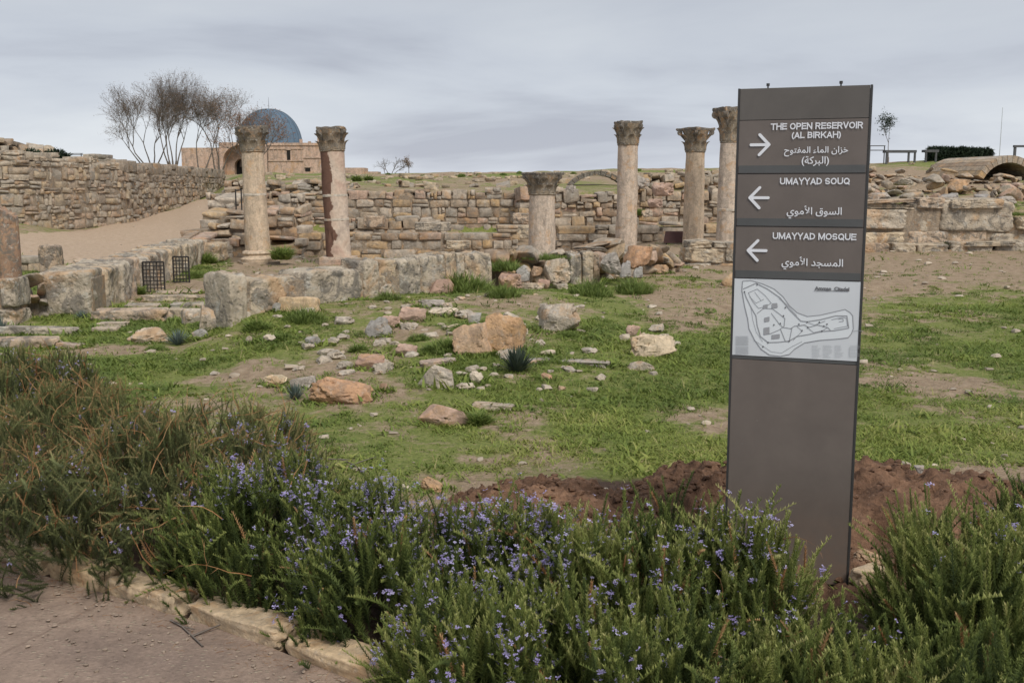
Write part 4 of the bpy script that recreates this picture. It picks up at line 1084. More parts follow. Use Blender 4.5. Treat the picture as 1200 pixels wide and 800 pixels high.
for px in (899, 985):
    u = sp(px, 101)[0]
    b = obj('bolt', MB().tube((u, .03, SH - .012), (u, .03, SH + .012), .003, n=8).tube((u, .03, SH + .009), (u, .03, SH + .019), .0065, n=8).build('bolt', Ms_edge), sign)
dg = None
def text_mesh(s, px0, px1, pyc, parent, mat=Ms_white, bold=.012, hpx=None, yoff=-.0022):
    cu = bpy.data.curves.new('txt', 'FONT'); cu.body = s; cu.size = 1; cu.offset = bold; cu.extrude = .0
    cu.resolution_u = 4
    to = bpy.data.objects.new('txt', cu); col.objects.link(to); bpy.context.view_layer.update()
    me = bpy.data.meshes.new_from_object(to.evaluated_get(bpy.context.evaluated_depsgraph_get()))
    bpy.data.objects.remove(to); bpy.data.curves.remove(cu)
    v = np.empty(len(me.vertices) * 3, np.float32); me.vertices.foreach_get('co', v); v = v.reshape(-1, 3)
    lo, hi = v.min(0), v.max(0)
    u0 = sp(px0, pyc)[0]; u1 = sp(px1, pyc)[0]; k = (u1 - u0) / (hi[0] - lo[0])
    zc = sp((px0 + px1) / 2, pyc)[1]
    kz = k if hpx is None else (sp(px0, pyc - hpx / 2)[1] - sp(px0, pyc + hpx / 2)[1]) / (hi[1] - lo[1])
    w_ = np.column_stack([(v[:, 0] - lo[0]) * k + u0, np.full(len(v), yoff), (v[:, 1] - (lo[1] + hi[1]) / 2) * kz + zc]).astype(np.float32)
    me.vertices.foreach_set('co', w_.ravel()); me.materials.clear(); me.materials.append(mat); me.update()
    return obj('lettering', me, parent)
# Arabic presentation forms, laid out right to left
AR = {'ا': ('FE8D','FE8E',None,None), 'ل': ('FEDD','FEDE','FEDF','FEE0'), 'س': ('FEB1','FEB2','FEB3','FEB4'), 'و': ('FEED','FEEE',None,None), 'ق': ('FED5','FED6','FED7','FED8'),
      'أ': ('FE83','FE84',None,None), 'م': ('FEE1','FEE2','FEE3','FEE4'), 'ي': ('FEF1','FEF2','FEF3','FEF4'), 'ج': ('FE9D','FE9E','FE9F','FEA0'), 'د': ('FEA9','FEAA',None,None),
      'خ': ('FEA5','FEA6','FEA7','FEA8'), 'ز': ('FEAF','FEB0',None,None), 'ن': ('FEE5','FEE6','FEE7','FEE8'), 'ء': ('FE80',None,None,None), 'ف': ('FED1','FED2','FED3','FED4'),
      'ت': ('FE95','FE96','FE97','FE98'), 'ح': ('FEA1','FEA2','FEA3','FEA4'), 'ب': ('FE8F','FE90','FE91','FE92'), 'ر': ('FEAD','FEAE',None,None), 'ك': ('FED9','FEDA','FEDB','FEDC'), 'ة': ('FE93','FE94',None,None)}
def arabic(s):
    out_ = []; i = 0; s = list(s)
    def joins_next(c): return c in AR and AR[c][2] is not None
    while i < len(s):
        c = s[i]
        if c not in AR: out_.append(c); i += 1; continue
        prev = i > 0 and joins_next(s[i - 1]) and AR[c][1] is not None
        if c == 'ل' and i + 1 < len(s) and s[i + 1] in 'اأ':
            lig = {'ا': (0xFEFB, 0xFEFC), 'أ': (0xFEF7, 0xFEF8)}[s[i + 1]]; out_.append(chr(lig[1] if prev else lig[0])); i += 2
            continue
        nxt = i + 1 < len(s) and s[i + 1] in AR and AR[s[i + 1]][1] is not None and AR[c][2] is not None
        f = AR[c][3] if prev and nxt else AR[c][2] if nxt else AR[c][1] if prev else AR[c][0]
        out_.append(chr(int(f, 16))); i += 1
    r_ = ''.join(out_)[::-1]
    return r_.translate(str.maketrans('()', ')('))
text_mesh(arabic('خزان الماء المفتوح'), 919, 994, 177.5, pan1, bold=.012)
text_mesh(arabic('(البركة)'), 939.5, 971.5, 189, pan1, bold=.012)
text_mesh(arabic('السوق الأموي'), 922, 986.5, 248.7, pan2, bold=.012)
text_mesh(arabic('المسجد الأموي'), 916, 988, 308.8, pan3, bold=.012)
def ribbon(pts, wd, y=-.0016, closed=False):
    mb = MB(); n = len(pts)
    for i in range(n if closed else n - 1):
        a = Vector((pts[i][0], 0, pts[i][1])); b = Vector((pts[(i + 1) % n][0], 0, pts[(i + 1) % n][1])); d = (b - a)
        if d.length < 1e-6: continue
        d.normalize(); s = Vector((-d.z, 0, d.x)) * wd / 2; a -= d * wd * .3; b += d * wd * .3; yy = Vector((0, y - .00004 * (i % 3), 0))
        mb.add([a - s + yy, b - s + yy, b + s + yy, a + s + yy], [(0, 1, 2, 3)])
    return mb
def arrow(px0, px1, pyc, right, parent):
    (u0, z), (u1, _) = sp(px0, pyc), sp(px1, pyc); r = .0056; h = (u1 - u0) * .48; mb = MB()
    tip, tail = (u1 - r, u0 + r) if right else (u0 + r, u1 - r); sg = -1 if right else 1
    def cap(a, b, y):
        a = Vector(a); b = Vector(b); d = (b - a).normalized(); s = Vector((-d.y, d.x)); ring = []
        for c, k0 in ((b, -90), (a, 90)):
            for i in range(9):
                t = R(k0 + i * 22.5); q = c + d * math.cos(t) * r + s * math.sin(t) * r; ring.append(q)
        n = len(ring); V = [(q.x, y, q.y) for q in ring] + [(q.x, .001, q.y) for q in ring]
        mb.add(V, [tuple(range(n))] + [(i, n + i, n + (i + 1) % n, (i + 1) % n) for i in range(n)])
    cap((tail, z), (tip, z), -.0022); cap((tip, z), (tip + sg * h * .95, z + h), -.0026); cap((tip, z), (tip + sg * h * .95, z - h), -.003)
    obj('arrow', mb.build('arrow', Ms_white), parent)
def arc(cx, cy, rx, ry, a0, a1, n=10): return [(cx + rx * math.cos(R(a0 + (a1 - a0) * i / n)), cy + ry * math.sin(R(a0 + (a1 - a0) * i / n))) for i in range(n + 1)]
# a plain bold grotesque drawn with pen strokes: width, strokes in a box of cap height 1
h_ = .09
GL = {'T': (.72, [[(.02, .91), (.70, .91)], [(.36, .9), (.36, 0)]]), 'H': (.78, [[(.09, 0), (.09, 1)], [(.69, 0), (.69, 1)], [(.09, .53), (.69, .53)]]),
      'E': (.68, [[(.09, 0), (.09, 1)], [(.09, .91), (.66, .91)], [(.09, .09), (.67, .09)], [(.09, .52), (.61, .52)]]), 'L': (.62, [[(.09, 1), (.09, .0)], [(.09, .09), (.61, .09)]]),
      'I': (.20, [[(.10, 0), (.10, 1)]]), 'O': (.86, [arc(.43, .5, .33, .42, 0, 360, 24)]), 'Q': (.86, [arc(.43, .5, .33, .42, 0, 360, 24), [(.48, .26), (.78, .0)]]),
      'N': (.78, [[(.09, 0), (.09, 1)], [(.69, 0), (.69, 1)], [(.11, .93), (.67, .07)]]), 'M': (.92, [[(.09, 0), (.09, 1)], [(.83, 0), (.83, 1)], [(.12, .95), (.46, .08), (.80, .95)]]),
      'P': (.70, [[(.09, 0), (.09, 1)], [(.09, .91), (.40, .91)] + arc(.40, .675, .21, .235, 90, -90) + [(.09, .44)]]),
      'R': (.76, [[(.09, 0), (.09, 1)], [(.09, .91), (.43, .91)] + arc(.43, .70, .21, .21, 90, -90) + [(.09, .49)], [(.42, .47), (.66, .0)]]),
      'B': (.74, [[(.09, 0), (.09, 1)], [(.09, .91), (.40, .91)] + arc(.40, .725, .185, .185, 90, -90) + [(.09, .54)], [(.40, .53)] + arc(.42, .31, .215, .22, 90, -90) + [(.09, .09)]]),
      'D': (.76, [[(.09, 0), (.09, 1)], [(.09, .91), (.32, .91)] + arc(.32, .5, .35, .41, 90, -90, 14) + [(.09, .09)]]),
      'S': (.70, [arc(.35, .71, .245, .20, 20, 200, 12) + arc(.34, .52, .26, .02, 190, 200, 1) + [(.35, .50)] + arc(.35, .29, .255, .20, 80, -160, 14)]),
      'U': (.78, [[(.09, 1), (.09, .40)] + arc(.39, .38, .30, .295, 180, 360, 14) + [(.69, 1)]]), 'V': (.74, [[(.06, 1), (.37, .06), (.68, 1)]]),
      'A': (.78, [[(.06, 0), (.39, .94), (.72, 0)], [(.19, .30), (.59, .30)]]), 'Y': (.74, [[(.05, 1), (.37, .46), (.69, 1)], [(.37, .5), (.37, 0)]]),
      'K': (.78, [[(.09, 0), (.09, 1)], [(.70, 1), (.12, .36)], [(.33, .56), (.72, 0)]]), '(': (.36, [arc(.62, .4, .48, .68, 128, 232, 10)]), ')': (.36, [arc(-.26, .4, .48, .68, -52, 52, 10)]), ' ': (.30, [])}
def stroke_text(s, px0, px1, pyc, parent, hpx=7.3):
    u0 = sp(px0, pyc)[0]; u1 = sp(px1, pyc)[0]; z0 = sp((px0 + px1) / 2, pyc + hpx / 2)[1]; z1 = sp((px0 + px1) / 2, pyc - hpx / 2)[1]
    tw = sum(GL[c][0] + .06 for c in s) - .06; kx = (u1 - u0) / tw; kz = z1 - z0; mb = MB(); x = 0; n = 0
    for c in s:
        for st in GL[c][1]:
            r_ = ribbon([((x + a) * kx + u0, b * kz + z0) for a, b in st], kz * .185, -.0022 - .00002 * (n % 3)); mb.add(r_.V, r_.F); n += 1
        x += GL[c][0] + .06
    return obj('lettering', mb.build('lettering', Ms_white), parent)
stroke_text('THE OPEN RESERVOIR', 903.5, 1011.5, 147.6, pan1)
stroke_text('(AL BIRKAH)', 927.5, 986, 158.2, pan1, 7.0)
stroke_text('UMAYYAD SOUQ', 914, 996, 212.4, pan2)
stroke_text('UMAYYAD MOSQUE', 905.5, 1003.5, 277, pan3)
arrow(878.5, 903, 170, True, pan1); arrow(877, 902, 231.8, False, pan2); arrow(875, 899.5, 293.3, False, pan3)
# the map, drawn with thin raised print
def mc(pts): return [sp(850 + x * .15, 310 + y * .15) for x, y in pts]
hill = [(135,130),(130,200),(150,320),(175,420),(185,500),(230,590),(280,660),(345,705),(430,715),(500,700),(540,660),(620,610),(740,590),(880,580),(960,570),(985,540),(1000,500),(995,400),(975,375),(935,350),(850,370),(740,395),(640,405),(560,375),(500,320),(450,250),(380,190),(290,150),(200,125)]
V_ = mc(hill); cxm = sum(p[0] for p in V_) / len(V_)
import mathutils.geometry as mg
tris = mg.tessellate_polygon([[Vector((p[0], p[1], 0)) for p in V_]])
obj('map_land', mesh('map_land', [(p[0], .0012, p[1]) for p in V_], [tuple(t) for t in tris], Ms_land, False), mapb)
mbs = ribbon(V_, .0030, .0004, True)
for pl, wd in [([(140,190),(240,145),(330,190),(430,260),(500,350),(590,440),(640,445),(740,430),(860,400),(950,400),(965,495),(850,515),(760,520),(650,545),(560,560),(500,595),(420,605),(335,608),(275,560),(250,480),(240,400),(205,340),(165,260),(150,215)], .0032),
               ([(180,220),(250,190),(310,240),(360,300),(310,330),(260,340),(215,290),(180,220)], .0018), ([(190,250),(240,300),(300,270)], .0016), ([(230,215),(280,280)], .0016), ([(250,380),(300,340),(370,345),(430,390),(465,420),(460,480),(420,510),(350,540),(300,545)], .0024),
               ([(360,380),(420,460),(450,490)], .0022), ([(430,500),(470,600),(500,600),(520,500),(450,490)], .0024), ([(510,500),(540,480),(620,470),(650,490),(720,470),(800,490),(820,510)], .0026), ([(560,480),(600,520),(560,560),(530,590)], .0018),
               ([(640,490),(690,530),(760,515),(800,490)], .002), ([(650,455),(700,470),(780,440)], .0018), ([(830,430),(920,410),(950,420),(955,480),(850,500)], .0018), ([(885,425),(920,422),(922,442),(888,446)], .002),
               ([(225,590),(300,640),(360,680),(440,690),(520,640),(600,600)], .0014), ([(1000,520),(1040,515),(1075,520)], .0014), ([(420,265),(480,310),(560,400)], .0016), ([(200,330),(215,430),(240,520),(290,600)], .0014)]:
    r_ = ribbon(mc(pl), wd, -.0002); mbs.add(r_.V, r_.F)
obj('map_outline', mbs.build('map_outline', Ms_l1), mapb)['kind'] = 'stuff'
mbs = MB()
for a, b, c, d in ((305, 410, 345, 445), (362, 545, 425, 578), (296, 312, 330, 342), (300, 490, 345, 545)):
    q = mc([(a, d + 4), (c, d - 4), (c, b - 4), (a, b + 4)]); mbs.add([(p[0], -.0006, p[1]) for p in q], [(0, 1, 2, 3)])
q = mc([(362, 340), (410, 335), (405, 300), (365, 302)]); mbs.add([(p[0], -.0009, p[1]) for p in q], [(0, 1, 2, 3)])
obj('map_buildings', mbs.build('map_buildings', Ms_b), mapb)['kind'] = 'stuff'
mbs = MB()
rr = random.Random(4)
for cx, cy in [(455,400),(575,465),(640,450),(645,490),(735,450),(795,465),(770,480),(430,460),(500,597),(335,608),(250,155),(150,212),(600,515),(755,518),(470,335),(295,640),(380,470)]:
    q = mc([(cx - 5, cy + 6), (cx + 5, cy + 6), (cx + 5, cy - 6), (cx - 5, cy - 6)]); mbs.add([(p[0], -.0012, p[1]) for p in q], [(0, 1, 2, 3)])
obj('map_markers', mbs.build('map_markers', Ms_l2), mapb)['kind'] = 'stuff'
mbs = MB()
def lines(x0, x1, y0, y1, n, wd=.0016, full=False):
    for i in range(n):
        y = y0 + (y1 - y0) * i / (n - 1); xe = x1 if full else x0 + (x1 - x0) * rr.uniform(.55, 1)
        xa = x0
        while xa < xe - 3:
            xb = min(xe, xa + rr.uniform(5, 15)); r_ = ribbon(mc([(xa, y), (xb, y)]), wd, -.0004); mbs.add(r_.V, r_.F); xa = xb + 3.5
lines(82, 180, 560, 628, 9, .0021, True); lines(82, 180, 643, 695, 7, .0021, True)
for x in (678, 765, 855, 975): lines(x, x + 75, 632, 722, 9, .0013)
r_ = ribbon(mc([(970, 645), (970, 722)]), .0015, -.0004); mbs.add(r_.V, r_.F)
obj('map_small_print', mbs.build('map_small_print', Ms_tx), mapb)['kind'] = 'stuff'
text_mesh('Amman  Citadel', 954.8, 995.3, 338.2, mapb, Ms_l2, .035, yoff=-.0008)
obj('underline', ribbon(mc([(697, 203), (968, 207)]), .0018, -.0006).build('underline', Ms_l2), mapb)

# ---------------------------------------------------------------- vegetation helpers
def stamp(templates, mats, locs, pick, tone):
    """copy leaf templates (verts, tris, tone) to many places at once; returns V, F, tone"""
    VV = []; FF = []; TT = []; n = 0
    for ti, (v, f, tn) in enumerate(templates):
        k = np.where(pick == ti)[0]
        if not len(k): continue
        w_ = np.einsum('nij,vj->nvi', mats[k], v) + locs[k][:, None, :]
        ff = f[None] + (np.arange(len(k)) * len(v))[:, None, None] + n
        VV.append(w_.reshape(-1, 3)); FF.append(ff.reshape(-1, f.shape[1])); TT.append((tn[None] + tone[k][:, None]).ravel()); n += len(k) * len(v)
    return np.concatenate(VV), np.concatenate(FF), np.clip(np.concatenate(TT), 0, 1)
def frames(dirs, roll, scale):
    d = dirs / np.linalg.norm(dirs, axis=1, keepdims=True)
    a = np.where(np.abs(d[:, 2:3]) < .95, np.array([[0, 0, 1.]]), np.array([[1., 0, 0]]))
    x = np.cross(a, d); x /= np.linalg.norm(x, axis=1, keepdims=True); y = np.cross(d, x)
    c, s = np.cos(roll)[:, None], np.sin(roll)[:, None]
    X = x * c + y * s; Y = -x * s + y * c
    return np.stack([X, Y, d], -1) * scale[:, None, None]
def sprig_template(seed, length, nn, nl, spread=1.0):
    """a rosemary shoot growing along +z with whorls of needles"""
    r = np.random.default_rng(seed); V = []; F = []; T = []
    bend = r.normal(size=2) * .05
    def axis(f): return np.array([bend[0] * f * f, bend[1] * f * f, f * length])
    for k in range(4):                                             # woody stem
        a, b = axis(k / 4), axis((k + 1) / 4); w_ = .0022 * (1 - k / 5)
        n = len(V); V += [a + (w_, 0, 0), a - (w_, 0, 0), b]; F.append((n, n + 1, n + 2)); T += [.15] * 3
    for i in range(nn):
        f = .12 + .88 * (i / nn) ** .9; p = axis(f); az = i * 2.4 + r.uniform(-.3, .3)
        up = .5 + 1.3 * f ** 2 + r.uniform(-.15, .15); ln = nl * (1.05 - .45 * f ** 3) * r.uniform(.75, 1.15) * spread
        d = np.array([math.cos(az), math.sin(az), up]); d /= np.linalg.norm(d)
        s = np.cross(d, [0, 0, 1]); s /= np.linalg.norm(s); w_ = .0027
        tip = p + d * ln + np.array([0, 0, -.001]); n = len(V)
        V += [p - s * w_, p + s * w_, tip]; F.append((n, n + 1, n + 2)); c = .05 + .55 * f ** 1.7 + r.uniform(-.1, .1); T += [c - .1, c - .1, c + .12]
    return np.array(V), np.array(F), np.array(T)
SPR = [sprig_template(i, .22, 96, .0245) for i in range(4)] + [sprig_template(9 + i, .28, 118, .022) for i in range(2)]
def flower_template(seed):
    r = np.random.default_rng(seed); V = []; F = []; T = []
    for k in range(r.integers(3, 7)):
        f = r.uniform(.45, .98); c = np.array([r.normal() * .010, r.normal() * .010, f * .24]); tn = r.uniform(.1, .8)
        for j in range(5):
            a = j * 1.2566 + r.uniform(-.3, .3); d = np.array([math.cos(a), math.sin(a), r.uniform(-.5, .7)]) * r.uniform(.0055, .0095); s = np.cross(d, [.3, .2, 1]); s = s / np.linalg.norm(s) * .0032
            n = len(V); V += [c, c + d + s, c + d - s]; F.append((n, n + 1, n + 2)); T += [tn - .1, tn + .15, tn + .15]
    return np.array(V), np.array(F), np.array(T)
FLO = [flower_template(i) for i in range(8)]
def twig_template(seed):
    r = np.random.default_rng(seed); V = []; F = []; T = []; p = np.zeros(3); d = np.array([0, 0, 1.])
    for k in range(5):
        d2 = d + r.normal(size=3) * .28; d2 /= np.linalg.norm(d2); q = p + d2 * .045; w_ = .0032 * (1 - k / 6.5)
        for s in ((w_, 0, 0), (0, w_, 0)):
            n = len(V); V += [p + s, p - np.array(s), q - np.array(s) * .7, q + np.array(s) * .7]; F += [(n, n + 1, n + 2), (n, n + 2, n + 3)]; t0 = r.uniform(.2, .9); T += [t0] * 4
        if k > 1:
            e2 = d2 + r.normal(size=3) * .6; e2 /= np.linalg.norm(e2); n = len(V); V += [q - (.0016, 0, 0), q + (.0016, 0, 0), q + e2 * .04]; F.append((n, n + 1, n + 2)); T += [.7] * 3
        p, d = q, d2
    return np.array(V), np.array(F), np.array(T)
TWG = [twig_template(i) for i in range(6)]
def bush(label, cx, cy, rx, ry, h, n, mat=M_ros, tone=0.0, flow=0.0, dry=0.0, up=1.0, rot=0.0, seed=1, sc_=1.0, spikes=.12):
    if mat is M_rosb: sc_ = .66; spikes = .0; n = int(n * 1.55); dry *= .75
    else: n = int(n * .92)
    r = np.random.default_rng(seed); g = hz_(cx, cy)
    root = empty('rosemary_bush', (cx, cy, g), rot, label, 'bush', 'rosemary bushes in the bed')
    def sample(n):
        u = r.uniform(-1, 1, (n * 3, 2)); q = (u ** 2).sum(1); u = u[q < 1][:n]; q = (u ** 2).sum(1)
        # shoots stand in tufts round their branches: pull them towards tuft centres, each with its own height
        nc_ = max(8, int(rx * ry * 190)); cc = r.uniform(-1, 1, (nc_, 2)); ch = r.normal(size=nc_) * .09
        near = ((u[:, None, :] - cc[None]) ** 2 * np.array([rx * rx, ry * ry])).sum(2).argmin(1)
        u = u * .68 + cc[near] * .32; u /= np.maximum(1, np.sqrt((u ** 2).sum(1)))[:, None] * 1.001; q = (u ** 2).sum(1)
        lump = (fbm(u[:, 0] * rx * 5 + seed, u[:, 1] * ry * 5, seed, 3) - .5) * .3 + ch[near]
        zs_ = h * (1 - q ** 1.6) ** .55 * (1 + lump)
        lay = r.uniform(0, 1, len(u)); deep_ = np.where(lay < .3, r.uniform(.1, .45, len(u)), 0) * h
        tip = np.column_stack([u[:, 0] * rx, u[:, 1] * ry, np.maximum(zs_ - deep_, .04)])
        nor = np.column_stack([u[:, 0] / rx * .20 * q, u[:, 1] / ry * .20 * q, np.full(len(u), .55 * up)]) + r.normal(size=(len(u), 3)) * .10
        nor /= np.linalg.norm(nor, axis=1, keepdims=True)
        return tip, nor, q, deep_
    tip, d, q, dp = sample(n)
    pick = r.choice(6, len(tip), p=[.21, .21, .21, .21, .08, .08]); s = r.uniform(.62, 1.25, len(tip)) * sc_
    Ls = np.where(pick < 4, .22, .28) * s
    extra = np.where(r.random(len(tip)) < spikes, r.uniform(.02, .10, len(tip)), r.uniform(-.03, .02, len(tip)))
    loc = tip + d * extra[:, None] - d * Ls[:, None]
    tn = r.normal(size=len(tip)) * .12 + tone + (fbm(tip[:, 0] * 6 + 3, tip[:, 1] * 6, seed + 3) - .5) * .8
    M_ = frames(d, r.uniform(0, 6.28, len(tip)), s)
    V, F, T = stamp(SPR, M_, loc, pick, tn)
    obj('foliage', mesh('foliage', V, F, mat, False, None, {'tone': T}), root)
    if flow > 0:
        cl = fbm(tip[:, 0] * 3.2 + 11, tip[:, 1] * 3.2, seed + 21, 2)
        k = np.where((r.random(len(tip)) < flow * np.clip((cl - .36) * 5, .08, 1.4)) & (dp == 0))[0]
        if len(k):
            V, F, T = stamp(FLO, M_[k], loc[k], r.integers(0, 8, len(k)), r.normal(size=len(k)) * .15)
            obj('flowers', mesh('flowers', V, F, M_flow, False, None, {'tone': T}), root)['kind'] = 'stuff'
    k = r.choice(len(tip), max(4, int(len(tip) * .035)), replace=False)
    V, F, T = stamp(SPR, frames(d[k] + r.normal(size=(len(k), 3)) * .15, r.uniform(0, 6.28, len(k)), s[k] * .9), loc[k], pick[k], r.uniform(.1, .6, len(k)))
    obj('dead_shoots', mesh('dead_shoots', V, F, M_dry, False, None, {'tone': T}), root)['kind'] = 'stuff'
    if dry > 0:
        k = r.choice(len(tip), int(len(tip) * dry), replace=False); dd = d[k] + r.normal(size=(len(k), 3)) * .55; dd[:, 2] = np.abs(dd[:, 2]) * .6
        sc2 = r.uniform(.35, 1.05, len(k))
        V, F, T = stamp(TWG, frames(dd, r.uniform(0, 6.28, len(k)), sc2), tip[k] - d[k] * .05, r.integers(0, 6, len(k)), r.normal(size=len(k)) * .2)
        obj('dry_twigs', mesh('dry_twigs', V, F, M_dry, False, None, {'tone': T}), root)['kind'] = 'stuff'
    return root
bush('small rosemary bush at the far left, standing behind the big brownish one', -3.12, 6.45, .66, .40, .60, 900, M_rosb, .06, .10, .03, seed=1)
bush('large brownish rosemary bush at the left edge full of dry twigs', -2.45, 5.15, .85, .80, .55, 1700, M_rosb, .10, .06, .20, .6, seed=2)
bush('large olive rosemary bush with dry tips, right half of the brownish mass', -1.50, 4.72, .72, .75, .56, 1400, M_rosb, .08, .16, .15, .65, seed=3)
bush('dark rosemary bush trailing over the kerb by the path', -1.80, 4.14, .78, .40, .42, 900, M_rosb, -.05, .05, .10, .4, seed=4)
bush('rosemary bush with scattered pale flowers above the kerb stones', -.95, 4.05, .50, .52, .46, 1000, M_ros, -.10, .6, .03, .8, seed=5)
bush('rosemary bush thick with violet flowers right of the kerb stones', -.45, 3.68, .46, .46, .42, 1050, M_ros, -.02, 1.1, .0, 1.1, seed=6)
bush('flowering rosemary bush in front of the flat dark soil', .05, 3.50, .45, .42, .44, 1000, M_ros, .0, 1.0, .0, 1.3, seed=7)
bush('tall spiky rosemary bush left of the sign foot', .50, 3.42, .40, .42, .47, 900, M_ros, .04, .3, .0, 1.6, seed=8, spikes=.25)
bush('rosemary bush rising right in front of the sign foot', .80, 3.28, .24, .30, .47, 420, M_ros, .06, .25, .01, 1.8, seed=9, spikes=.25)
bush('bright green low rosemary in front of the sign, bottom right of centre', .95, 2.85, .42, .34, .30, 620, M_ros, .08, .04, .01, 1.4, seed=10, spikes=.2)
bush('green rosemary bush along the bottom edge in the middle', .40, 2.92, .42, .36, .36, 700, M_ros, .08, .10, .0, 1.4, seed=11, spikes=.2)
bush('lower flowering rosemary at the bottom edge beside the last kerb stone', -.06, 3.06, .42, .36, .36, 700, M_ros, .02, .25, .0, 1.2, seed=12)
bush('large fresh green rosemary bush right of the sign', 1.50, 3.22, .38, .45, .50, 950, M_ros, .10, .02, .0, 1.1, seed=13, spikes=.2)
bush('rosemary bush at the right edge with a few blue flowers', 1.92, 3.45, .36, .45, .58, 780, M_ros, .04, .10, .0, 1.2, seed=14)
bush('dark rosemary in the bottom right corner', 1.40, 2.72, .45, .35, .38, 650, M_ros, .0, .03, .0, 1.2, seed=15)

# ---- grass: real blades, thick where the turf is green
def blades(seed, nb, h, w, spread, lean=.5):
    r = np.random.default_rng(seed); V = []; F = []; T = []
    for i in range(nb):
        a = r.uniform(0, 6.28); b = np.array([math.cos(a), math.sin(a), 0]) * spread * math.sqrt(r.random()); l = r.uniform(0, 6.28); ln = h * r.uniform(.5, 1.15)
        d = np.array([math.cos(l) * lean, math.sin(l) * lean, 1]); s = np.array([-math.sin(l), math.cos(l), 0]) * w; m_ = b + d * ln * .55; t_ = b + d * ln * np.array([1.5, 1.5, .95])
        n = len(V); V += [b - s, b + s, m_ + s * .8, m_ - s * .8, t_]; F += [(n, n + 1, n + 2), (n, n + 2, n + 3), (n + 3, n + 2, n + 4)]; c = r.uniform(.1, .55); T += [c - .1, c - .1, c, c, c + .12]
    return np.array(V), np.array(F), np.array(T)
GR = [blades(i, 9, .021, .0026, .045, 1.0) for i in range(4)] + [blades(90 + i, 8, .013, .0055, .03, 1.5) for i in range(2)]
r = np.random.default_rng(5); NG = 210000
Y = 4.4 + (24 - 4.4) * r.random(NG) ** 1.35; x = r.uniform(-.60, .60, NG) * Y
bare, road, soil = masks(x, Y)
nn_ = fbm(x * 1.3 + 7, Y * 1.3, 44, 3) - .5; n2_ = fbm(x * 5, Y * 5, 47, 2) - .5
dens = np.clip(1.25 - (bare + nn_ * .9 + n2_ * .9 + .1) * 1.75, .03, 1) * (1 - soil) * (1 - road)
k = (r.random(NG) < dens) & (Y > kerb_y(x) + 1.2)
hp = ((x - 1.93) / .9) ** 2 + ((Y - 4.95) / .66) ** 2 > 1; hp &= ((x - .92) / .45) ** 2 + ((Y - 5.15) / .45) ** 2 > 1; hp &= ((x - .2) / .5) ** 2 + ((Y - 5.0) / .34) ** 2 > 1
k &= hp
x, Y = x[k], Y[k]
rx_ = []; ry_ = []
for (sx_, sy_, rw_, rd_) in LOOSE:
    m_ = int(14 + 110 * rw_); a_ = r.uniform(0, 6.28, m_); q_ = r.uniform(.92, 1.25, m_)
    rx_.append(sx_ + np.cos(a_) * rw_ * q_); ry_.append(sy_ + np.sin(a_) * rd_ * q_)
nx_ = sum(len(a) for a in rx_); x = np.concatenate([x] + rx_); Y = np.concatenate([Y] + ry_); z = H(x, Y)
s = r.uniform(.5, 1.2, len(x)) * (.9 + .04 * Y); s[-nx_:] *= 1.7; s *= 1 + 1.2 * (r.random(len(x)) < .03)
tn = (fbm(x * 1.7 + 30, Y * 1.7, 61, 3) - .5) * .9 + r.normal(size=len(x)) * .1 + .12 * (Y < 8)
V, F, T = stamp(GR, frames(np.column_stack([r.normal(size=len(x)) * .1, r.normal(size=len(x)) * .1, np.ones(len(x))]), r.uniform(0, 6.28, len(x)), s), np.column_stack([x, Y, z - .004]), np.where(r.random(len(x)) < .78, r.integers(0, 4, len(x)), r.integers(4, 6, len(x))), tn)
tag(obj('turf_grass', mesh('turf_grass', V, F, M_grass, False, None, {'tone': T})), 'short patchy green turf over the field', kind='stuff')

